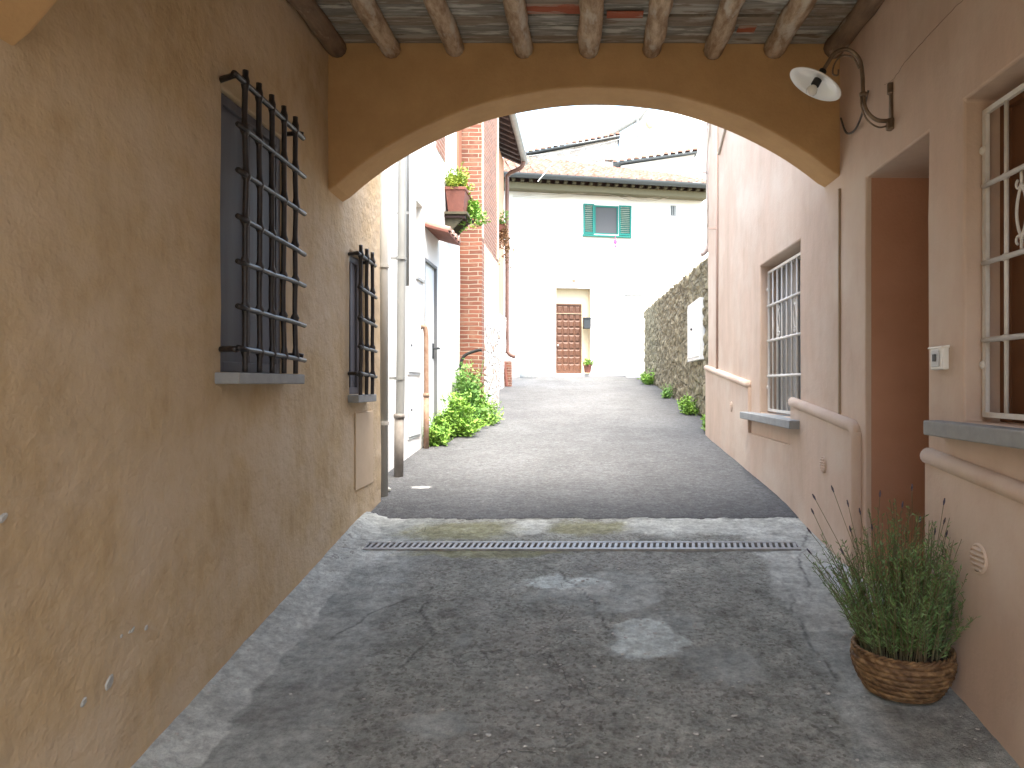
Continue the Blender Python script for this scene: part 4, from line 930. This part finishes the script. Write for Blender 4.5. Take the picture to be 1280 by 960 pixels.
plant('weed', 'smallest low bright green weed beside the rusty gas pipe', 'weed', (-1.62,7.98,g(7.98)), .14, .18, .27, 600, .05, 1, M['leafA'], gw)
plant('weed', 'bright yellow-green leafy weed in front of the white door', 'weed', (-1.55,8.75,g(8.75)), .24, .35, .42, 1900, .06, 2, M['leafA'], gw)
plant('weed', 'tallest darker green weed clump at the foot of the brick buttress', 'weed', (-1.58,9.75,g(9.75)), .24, .35, .74, 2200, .06, 3, M['leafB'], gw)
plant('weed', 'low spreading weed reaching onto the asphalt right of the tall clump', 'weed', (-1.38,9.9,g(9.9)), .24, .4, .34, 1300, .05, 4, M['leafA'], gw)
gw = 'weeds at the foot of the stone wall'
plant('weed', 'nearest weed at the foot of the stone wall, touching the pink corner', 'weed', (1.60,9.05,g(9.05)), .10, .18, .22, 500, .045, 5, M['leafA'], gw)
plant('weed', 'leafy weed below the white wall hatch at the foot of the stone wall', 'weed', (1.60,11.2,g(11.2)), .13, .35, .30, 600, .05, 6, M['leafA'], gw)
plant('weed', 'thin small weed midway along the foot of the stone wall', 'weed', (1.62,14.0,g(14.0)), .10, .25, .24, 280, .05, 7, M['leafB'], gw)
plant('weed', 'farthest wide weed at the end of the stone wall by the white gate', 'weed', (1.62,18.0,g(18.0)), .22, .6, .32, 600, .07, 8, M['leafA'], gw)
# bent dark hose above the weeds
tag(obj('bent_pipe', B().tube(curve([(-1.62,9.95,-.1),(-1.70,9.95,.20),(-1.66,9.95,.38),(-1.50,9.98,.46),(-1.42,9.98,.47)]), .022, 8), M['black'], smooth=True), 'dark bent pipe sticking up out of the weeds before the brick buttress', 'pipe')
# planter high on white wall
pp = px(570, 252, 9.3)
sh = thing('wall_shelf', 'small wooden bracket shelf high on the white wall, under the planter', 'shelf', (XW,9.3,2.15))
obj('board', B().box(XW, -1.47, 9.05, 9.6, 2.14, 2.17), M['eavewood'], sh)
for yy in (9.12, 9.5): obj('bracket', B().hexa([(XW,yy,1.9),(XW+.04,yy,1.9),(XW+.04,yy+.04,1.9),(XW,yy+.04,1.9),(XW,yy,2.14),(-1.5,yy,2.14),(-1.5,yy+.04,2.14),(XW,yy+.04,2.14)]), M['eavewood'], sh)
for k in range(3): obj('slat', B().box(XW, -1.5, 9.08+.16*k, 9.16+.16*k, 2.1, 2.125), M['darkwood'], sh)
pt = thing('planter', 'terracotta trough planter on the shelf high on the white wall', 'planter', (-1.62,9.3,2.17))
obj('trough', B().hexa([(-1.72,9.12,2.17),(-1.53,9.12,2.17),(-1.53,9.52,2.17),(-1.72,9.52,2.17),(-1.75,9.08,2.45),(-1.50,9.08,2.45),(-1.50,9.56,2.45),(-1.75,9.56,2.45)]), M['terracotta'], pt, bevel=.006)
obj('rim', B().box(-1.755, -1.49, 9.07, 9.57, 2.45, 2.49), M['terracotta'], pt, bevel=.006)
plant('planter_flowers', 'yellow-green plant in the terracotta planter high on the left', 'plant', (-1.64,9.22,2.47), .16, .2, .26, 900, .05, 9, M['leafY'])
plant('trailing_plant', 'green plant trailing over the shelf end toward the brick buttress', 'plant', (-1.47,9.5,2.30), .16, .2, .22, 900, .05, 10, M['leafA'], droop=1.6)
hp = thing('hanging_planter', 'dried reddish-brown hanging plant in a wall planter under the dark eaves', 'plant', (-1.75,15,3.0))
obj('pot', B().lathe([(.001,-.02),(.10,0),(.14,.24),(.15,.25),(.12,.25)], (-1.76,15,3.05), 16), M['terracotta'], hp)
obj('bracket', B().box(-1.95, -1.6, 14.99, 15.01, 3.02, 3.04), M['iron'], hp)
sb, lb = leaf_clump((-1.72,15,3.2), .22, .25, .35, 1400, .06, 12, droop=2.6)
obj('stems', sb, M['dry'], hp); obj('leaves', lb, M['dry'], hp)
sb, lb = leaf_clump((-1.72,15,3.3), .16, .2, .35, 250, .05, 13); obj('upright_sprig', lb, M['leafB'], hp)

# ------------------------------------------------------------------ stone garden wall on the right
sw = thing('stone_wall', 'rough rubble stone garden wall sloping along the right side of the street', 'wall', (1.95,14,-.5))
b = B(); nu, nv = 330, 66
def swt(y): return lerp(1.76, 2.12, (y-8.7)/(20.8-8.7))+.03*nz(y,0,0,3)+.02*nz(y,1,0,9)
for i in range(nu+1):
    y = lerp(8.7, 20.9, i/nu)
    for j in range(nv+1):
        z = lerp(g(y)-.15, swt(y), j/nv)
        vd = noise.voronoi(Vector((0, y*3.1, z*5.3)))[0]
        d = -.05*min(1, (vd[1]-vd[0])*3)*.8+.02*nz(y,z,0,12)
        b.v.append((1.775+d, y, z))
k0 = len(b.v)
for i in range(nu+1):
    y = lerp(8.7, 20.9, i/nu); b.v.append((2.2, y, swt(y)-.02)); b.v.append((2.2, y, g(y)-.3))
for i in range(nu):
    for j in range(nv): a = i*(nv+1)+j; b.f.append((a, a+nv+1, a+nv+2, a+1))
    a = i*(nv+1)+nv; b.f.append((a, a+nv+1, k0+2*(i+1), k0+2*i)); b.f.append((k0+2*i, k0+2*i+2, k0+2*i+3, k0+2*i+1))
a = 0; b.f.append(tuple(nu*(nv+1)+j for j in range(nv+1))+(k0+2*nu, k0+2*nu+1))
fixn(obj('masonry', b, M['rubble'], sw, smooth=True))
hh = obj('hatch', B().box(1.69, 1.78, 10.55, 11.75, .36, 1.27), M['whitepaint'], sw, bevel=.004)
obj('hatch_leaf', B().box(1.68, 1.69, 10.6, 11.13, .41, 1.22), M['whitepaint'], hh, bevel=.003)
obj('hatch_leaf', B().box(1.68, 1.69, 11.16, 11.7, .41, 1.22), M['whitepaint'], hh, bevel=.003)
obj('knob', B().ball((1.67,11.2,.85), .02, 6), M['metalgrey'], hh)
random.seed(33)
for k in range(5):
    yy = 9.5+k*2.3+random.uniform(-.5,.5)
    plant('wall_plant', ['small tuft of weed on the stone wall top nearest the pink house','second small tuft along the top of the stone wall','third small tuft, midway along the stone wall top','fourth small tuft toward the far end of the stone wall top','last small tuft on the stone wall top beside the white house'][k], 'weed', (1.95,yy,swt(yy)-.02), .08, .15, .12, 90, .035, 60+k, M['leafB'], 'tufts on top of the stone wall')

# ------------------------------------------------------------------ corner details of the pink house
pipe('drainpipe', 'pale pink downpipe at the far corner of the pink house, curling at its end', 'pipe', [(1.535,8.86,3.6),(1.535,8.86,2.2),(1.535,8.86,1.74),(1.50,8.88,1.64),(1.44,8.9,1.60)], .032, mat('pinkish_pipe', (.50,.40,.36), .6), [((1.535,8.86,2.6),1)])
pipe('conduit', 'thin pink conduit running down the pink house wall just before its corner', 'pipe', [(1.495,8.1,3.6),(1.495,8.1,.17)], .013, mat('pink_conduit', (.48,.35,.29), .7), [((1.495,8.1,1.75),1)])
pipe('conduit', 'slanting thin conduit high on the pink house wall near the arch', 'pipe', [(1.495,8.0,2.55),(1.495,7.1,2.95),(1.495,6.6,3.3)], .013, M['palecable'])
random.seed(5)
cb = B()
for s in range(3):
    cb.tube(curve([(1.48,8.8-.05*s,3.6),(1.45+.02*s,8.75,3.25),(1.50,8.6,3.0+.1*s),(1.46,8.55,2.75),(1.49,8.75,2.45),(1.49,8.7,2.1-.2*s)]), .007, 5)
tag(obj('cable_bundle', cb, M['palecable'], smooth=True), 'tangled pale cables on the far corner of the pink house', 'cable')

# ------------------------------------------------------------------ far white house (facade turned 11 degrees)
TA = math.tan(R(11)); 
fh = thing('far_house', 'white two-storey house with green shutters and brown door closing the end of the street', 'house', (0,22,0), R(11))
def FP(x, y, off=0):
    a = (x-730)/F; D = 22/(1-a*TA); return ((a*D)/math.cos(R(11)), (480-y)*D/F)
def fo(name, b, m, parent=fh, **k):
    o = obj(name, b, m, parent, local=True, **k); return o
u0, u1 = FP(612,0)[0], FP(879,0)[0]
dl, dr_, dzb, dzt = FP(695,0)[0], FP(738,0)[0], FP(715,467)[1], FP(715,360)[1]
wl0, wr0, wzb, wzt = FP(743,0)[0], FP(773,0)[0], FP(758,293)[1], FP(758,257)[1]
ZE = FP(730,238)[1]
fixn(fo('wall', slab(u0, u1, -.6, ZE, 0, .4, [(dl,dr_,-.6+.0,dzt), (wl0,wr0,wzb,wzt)], amp=.012, step=.4, axis='y'), M['whitehouse'], bevel=.01))
fo('back_wall', B().box(u0, u1, .4, 5.5, -.6, ZE), M['whitehouse'])
d0 = fo('door', B().box(FP(696,0)[0], FP(728,0)[0], .22, .27, dzb, FP(712,378)[1]), M['door'], bevel=.004)
pa = B(); dx0, dx1 = FP(697,0)[0], FP(727,0)[0]; z0, z1 = dzb+.08, FP(712,380)[1]-.03
for i in range(4):
    for j in range(9):
        xa = lerp(dx0, dx1, i/4)+.012; xb = lerp(dx0, dx1, (i+1)/4)-.012; za = lerp(z0, z1, j/9)+.012; zb_ = lerp(z0, z1, (j+1)/9)-.012; c = .035
        pa.add([(xa,.22,za),(xb,.22,za),(xb,.22,zb_),(xa,.22,zb_),(xa+c,.195,za+c),(xb-c,.195,za+c),(xb-c,.195,zb_-c),(xa+c,.195,zb_-c)], [(0,1,5,4),(1,2,6,5),(2,3,7,6),(3,0,4,7),(4,5,6,7)])
fo('door_panels', pa, M['door'], d0)
fo('handle', B().ball((FP(698.5,0)[0], .16, FP(0,424)[1]), .035, 6), M['steel'], d0)
tr = fo('transom_window', B().box(FP(696,0)[0], FP(728,0)[0], .24, .26, FP(0,376)[1], FP(0,365)[1]), M['glass'])
fo('transom_frame', B().box(FP(695.5,0)[0], FP(728.5,0)[0], .19, .24, FP(0,365.5)[1], FP(0,363.5)[1]).box(FP(695.5,0)[0], FP(728.5,0)[0], .19, .24, FP(0,377.5)[1], FP(0,375)[1]).box(FP(695.5,0)[0], FP(696.8,0)[0], .19, .24, FP(0,375)[1], FP(0,365.5)[1]).box(FP(727,0)[0], FP(728.5,0)[0], .19, .24, FP(0,375)[1], FP(0,365.5)[1]), M['door'], tr)
fo('door_surround', B().box(FP(728.6,0)[0], dr_-.002, .20, .34, -.2, dzt-.003).box(dl+.002, FP(728.6,0)[0], .20, .34, FP(0,363.4)[1], dzt-.003).box(dr_-.006, dr_-.001, .002, .2, -.2, dzt-.003).box(dl+.002, FP(728.6,0)[0], .18, .34, FP(0,378)[1], FP(0,377.5)[1]), M['beige'])
fo('door_step', B().box(dl-.04, dr_-.0, -.22, .3, .0, dzb), M['whitehouse'], bevel=.02)
sill_ = fo('window', B().box(wl0+.003, wr0-.003, .05, .08, wzb+.003, wzt-.003), M['mesh'])
fo('frame', B().box(wl0+.002, wl0+.045, .02, .05, wzb, wzt).box(wr0-.045, wr0-.002, .02, .05, wzb, wzt).box(wl0+.045, wr0-.045, .02, .05, wzt-.045, wzt-.002).box(wl0+.045, wr0-.045, .02, .05, wzb, wzb+.04), M['greenframe'], sill_)
fo('sill', B().box(wl0-.38, wr0+.40, -.10, .02, wzb-.09, wzb-.045), M['greenframe'], sill_)
for (a, b_) in ((FP(729,0)[0], wl0-.01), (wr0+.01, FP(789,0)[0])):
    fr = B(); za, zb_ = wzb-.02, wzt+.02; w = .05
    fr.box(a, a+w, -.05, -.01, za, zb_).box(b_-w, b_, -.05, -.01, za, zb_).box(a+w, b_-w, -.05, -.01, zb_-w, zb_).box(a+w, b_-w, -.05, -.01, za, za+w)
    s_ = fo('shutter', fr, M['greenframe'], bevel=.003); lb = B(); n = 14
    for k in range(n):
        z = lerp(za+w, zb_-w, (k+.5)/n); lb.hexa([(a+w,-.048,z-.028),(b_-w,-.048,z-.028),(b_-w,-.012,z),(a+w,-.012,z),(a+w,-.048,z-.020),(b_-w,-.048,z-.020),(b_-w,-.012,z+.010),(a+w,-.012,z+.010)])
    fo('louvres', lb, M['green'], s_)
va = FP(838,0)[0]; vb = FP(845,0)[0]; q = fo('wall_vent', B().box(va, vb, -.01, .0, FP(842,270)[1], FP(842,257)[1]), M['stone'])
fo('vent_bars', B().box(va+.03, va+.05, -.02, -.01, FP(842,269)[1], FP(842,258)[1]).box(va+.09, va+.11, -.02, -.01, FP(842,269)[1], FP(842,258)[1]), M['metalgrey'], q)
# eaves, roof
rf = fo('roof', B().hexa([(u0-.1,-.55,ZE+.12),(u1,-.55,ZE+.12),(u1,3.2,ZE+1.40),(u0-.1,3.2,ZE+1.8),(u0-.1,-.55,ZE+.2),(u1,-.55,ZE+.2),(u1,3.2,ZE+1.48),(u0-.1,3.2,ZE+1.88)]), M['eavewood'])
n = 28; tb = B()
for i in range(n+1):
    u = lerp(u0, u1-.1, i/n)
    for r_ in range(9):
        f0 = r_/9; f1 = (r_+1.25)/9
        def ZT(f, u=u): k = (u-u0)/(u1-u0); return lerp(ZE+.22, lerp(ZE+1.95, ZE+1.55, k), f)
        ya, yb = lerp(-.62, 3.2, f0), lerp(-.62, 3.2, f1); za, zb_ = ZT(f0)+.035+random.uniform(-.01,.01), ZT(f1)+.005; ra, rb = .105, .08; vs = []; jx = random.uniform(-.012,.012)
        for s in range(9):
            th = PI*s/8; vs += [(u+jx+ra*math.cos(th), ya, za+ra*1.0*math.sin(th)), (u+rb*math.cos(th), yb, zb_+rb*.75*math.sin(th))]
        tb.add(vs, [(2*s,2*s+1,2*s+3,2*s+2) for s in range(8)]+[tuple(range(0,18,2))])
fo('roof_tiles', tb, M['tile'], rf)
for k in range(26):
    u = lerp(u0+.1, u1-.15, k/25); fo('rafter', B().box(u, u+.10, -.56, .0, ZE+.045, ZE+.115), M['eavewood'], rf)
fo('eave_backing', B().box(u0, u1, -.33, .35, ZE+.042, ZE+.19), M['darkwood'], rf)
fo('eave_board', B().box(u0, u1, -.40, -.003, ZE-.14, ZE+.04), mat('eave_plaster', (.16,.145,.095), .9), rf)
gm = gutter_mesh((u0-.1,-.66,ZE+.22), (u1+.05,-.66,ZE+.20), .12, 1); fo('gutter', gm, M['darkzinc'], rf)
# things on the far house
def FW_(x, y, off):  # world point on the facade, off metres in front
    u, z = FP(x, y); c, s = math.cos(R(11)), math.sin(R(11)); return Vector((u*c+off*s, 22+u*s-off*c, z))
mb = thing('mailbox', 'dark grey letterbox on the reveal beside the brown door', 'mailbox', FW_(733,411,.05), R(11))
obj('box', B().box(-.10, .12, -.06, .1, 0, .30), M['metalgrey'], mb, local=True, bevel=.01)
obj('lid', B().box(-.11, .13, -.08, .1, .30, .34), M['metalgrey'], mb, local=True, bevel=.008)
nl = FW_(717,352,.0); hl = thing('door_light', 'small orange round light above the brown door', 'lamp', nl, R(11))
obj('globe', B().ball((0,-.08,.05), .07, 8), M['orange'], hl, local=True, smooth=True); obj('mount', B().box(-.03,.03,-.05,0,.02,.08), M['stone'], hl, local=True)
fp = FW_(732,466,.30); fpt = thing('flower_pot', 'small terracotta pot on the step by the brown door', 'pot', fp, 0)
obj('pot', B().lathe([(.001,0),(.09,0),(.12,.20),(.135,.2),(.135,.24),(.11,.24),(.10,.2)], (0,0,0), 18), M['terracotta'], fpt, local=True)
plant('pot_plant', 'green leafy plant in the terracotta pot by the brown door', 'plant', fp+Vector((0,0,.2)), .15, .14, .22, 300, .06, 14, M['leafA'])
hc = FW_(768,296,.12); pk = thing('pink_ribbon', 'pink cloth ornament hanging below the green-shuttered window', 'ornament', hc)
obj('ribbon', B().tube([hc, hc+Vector((0,0,-.12))], .008, 5).ball(hc+Vector((0,0,-.18)), .055, 6, (1,.5,1.4)).ball(hc+Vector((.01,0,-.32)), .035, 6, (1,.5,1.3)), M['pinkcloth'], pk)
# cables strung along the eave
cb = B(); P0 = [FW_(x, y, .2) for x, y in ((640,246),(700,245),(760,243),(800,250),(850,245),(876,247))]
cb.tube(curve(P0), .012, 5); cb.tube(curve([p+Vector((0,0,-.05+.06*math.sin(i*1.7))) for i, p in enumerate(P0)]), .010, 5)
tag(obj('eave_cables', cb, M['palecable'], smooth=True), 'pale cables strung along under the far house eave', 'cable')
tag(obj('fallen_wire', B().tube([FW_(683,218,.8), FW_(668,236,.8)], .012, 5), M['whitepaint']), 'short white wire slanting across the far house gutter', 'wire')

# white gate wall and lean-to on the right of the far house
gw_ = thing('gate_pier', 'white plastered gate pier between the far house and the stone wall', 'wall', (1.5,21.2,.1))
p1, p2 = px(783,470,21.3), px(803,470,21.3)
fixn(obj('pier', slab(p1.x, p2.x, -.2, px(0,369,21.3).z, 21.3, 21.6, amp=.01, axis='y'), M['whitehouse'], gw_, bevel=.01))
obj('coping', B().box(p1.x-.03, p2.x+.03, 21.27, 21.65, px(0,369,21.3).z, px(0,366.5,21.3).z), M['stone'], gw_)
lt = thing('white_outbuilding', 'plain white outbuilding behind the stone wall, right of the brown door', 'building', (2.2,23,0))
a_, b__ = px(797,0,21.95), px(884,0,21.95)
obj('wall', B().box(a_.x, b__.x+.5, 22.9, 26, -.3, px(0,352,22.9).z), M['whitehouse'], lt)
obj('coping', B().box(a_.x-.02, b__.x+.5, 22.85, 26, px(0,352,22.9).z, px(0,349,22.9).z), M['stone'], lt)

# ------------------------------------------------------------------ houses on the slope behind
def back_house(name, label, x0, x1, yt0, yt1, D, zb, m, depth=5, tiles=True):
    a, b_ = px(x0,0,D), px(x1,0,D); z0, z1 = px(0,yt0,D).z, px(0,yt1,D).z
    t = thing(name, label, 'house', ((a.x+b_.x)/2, D, zb))
    obj('wall', B().hexa([(a.x,D,zb),(b_.x,D,zb),(b_.x,D+depth,zb),(a.x,D+depth,zb),(a.x,D,z0),(b_.x,D,z1),(b_.x,D+depth,z1),(a.x,D+depth,z0)]), m, t)
    if tiles:
        e = .2; rf = obj('roof', B().hexa([(a.x-.3,D-e,z0+.02),(b_.x+.1,D-e,z1+.02),(b_.x+.1,D+depth,z1+.02),(a.x-.3,D+depth,z0+.02),(a.x-.3,D-e,z0+.07),(b_.x+.1,D-e,z1+.07),(b_.x+.1,D+depth,z1+.07),(a.x-.3,D+depth,z0+.07)]), M['darkzinc'], t)
        tb = B(); n = max(4, int((b_.x-a.x)/.24))
        for k in range(n+1):
            X = lerp(a.x-.25, b_.x, k/n); Z = lerp(z0, z1, (X-a.x)/(b_.x-a.x))+.09
            for j in range(4):
                vs = []; ya, yb = D-e-.03+j*.8, D-e-.03+(j+1.1)*.8
                for s in range(7):
                    th = PI*s/6; vs += [(X+.10*math.cos(th), ya, Z+.09*math.sin(th)+.03), (X+.085*math.cos(th), yb, Z+.07*math.sin(th))]
                tb.add(vs, [(2*s,2*s+1,2*s+3,2*s+2) for s in range(6)]+[tuple(range(0,14,2))])
        obj('roof_tiles', tb, M['tile'], rf)
    return t
h1 = back_house('back_house', 'pale gabled house behind the far roof, with sloping tiled verge rising rightwards', 640, 772, 199, 173, 31, 0, rubble_mat('pale_masonry', 1.6, [(.30,.28,.25),(.50,.47,.43),(.38,.33,.29),(.60,.58,.55)], (.52,.50,.47), .2))
h2 = back_house('back_house', 'low white wing with tiled eave sloping up to the right behind the far roof', 776, 868, 207, 193, 28, 0, M['whitehouse'])
h3 = back_house('back_house', 'tallest white house behind, touching the arch top right', 800, 892, 146, 120, 36, 0, M['whitehouse'], tiles=False)
obj('gutter', B().tube([px(757,171,35.8), px(798,147,35.8), px(806,136,35.8)], .16, 10), M['zinc'], h3)
obj('downpipe', B().tube([px(797,150,35.7), px(797,171,35.7)], .07, 8), M['zinc'], h3)
obj('window', B().box(px(835,0,36).x, px(853,0,36).x, 35.94, 35.99, px(0,189,36).z, px(0,184,36).z), M['beige'], h3)
obj('corbel', B().ball(px(813,151,35.9), .25, 6, (1,.4,1.4)), M['beige'], h3)
fl = thing('flue', 'small metal chimney flue standing on the far house roof', 'chimney', px(762,214,25))
obj('stack', B().tube([px(759,214,25), px(759,199,25)], .05, 8).tube([px(765,214,25), px(765,200,25)], .035, 8), M['zinc'], fl)
obj('cowl', B().box(px(756,0,25).x, px(767,0,25).x, 24.9, 25.15, px(0,201,25).z, px(0,195,25).z), M['zinc'], fl, bevel=.02)
an = thing('roof_aerial', 'thin aerial standing on the gabled house roof behind', 'aerial', px(680,190,31.3))
obj('mast', B().tube([px(681,192,31.3), px(681,166,31.3)], .03, 6), M['zinc'], an)
obj('crossbar', B().tube([px(676,176,31.3), px(690,172,31.3)], .02, 5), M['zinc'], an)
for (p_, q_, lab) in (((648,186,30),(800,164,30),'upper thin cable crossing the sky above the far roofs'), ((650,196,27),(790,170,27),'lower thin cable crossing in front of the back houses')):
    a, b_ = px(*p_), px(*q_); m_ = (a+b_)/2-Vector((0,0,.12)); tag(obj('overhead_cable', B().tube(curve([a,m_,b_]), .014, 5), M['zinc'], smooth=True), lab, 'cable', 'overhead cables')
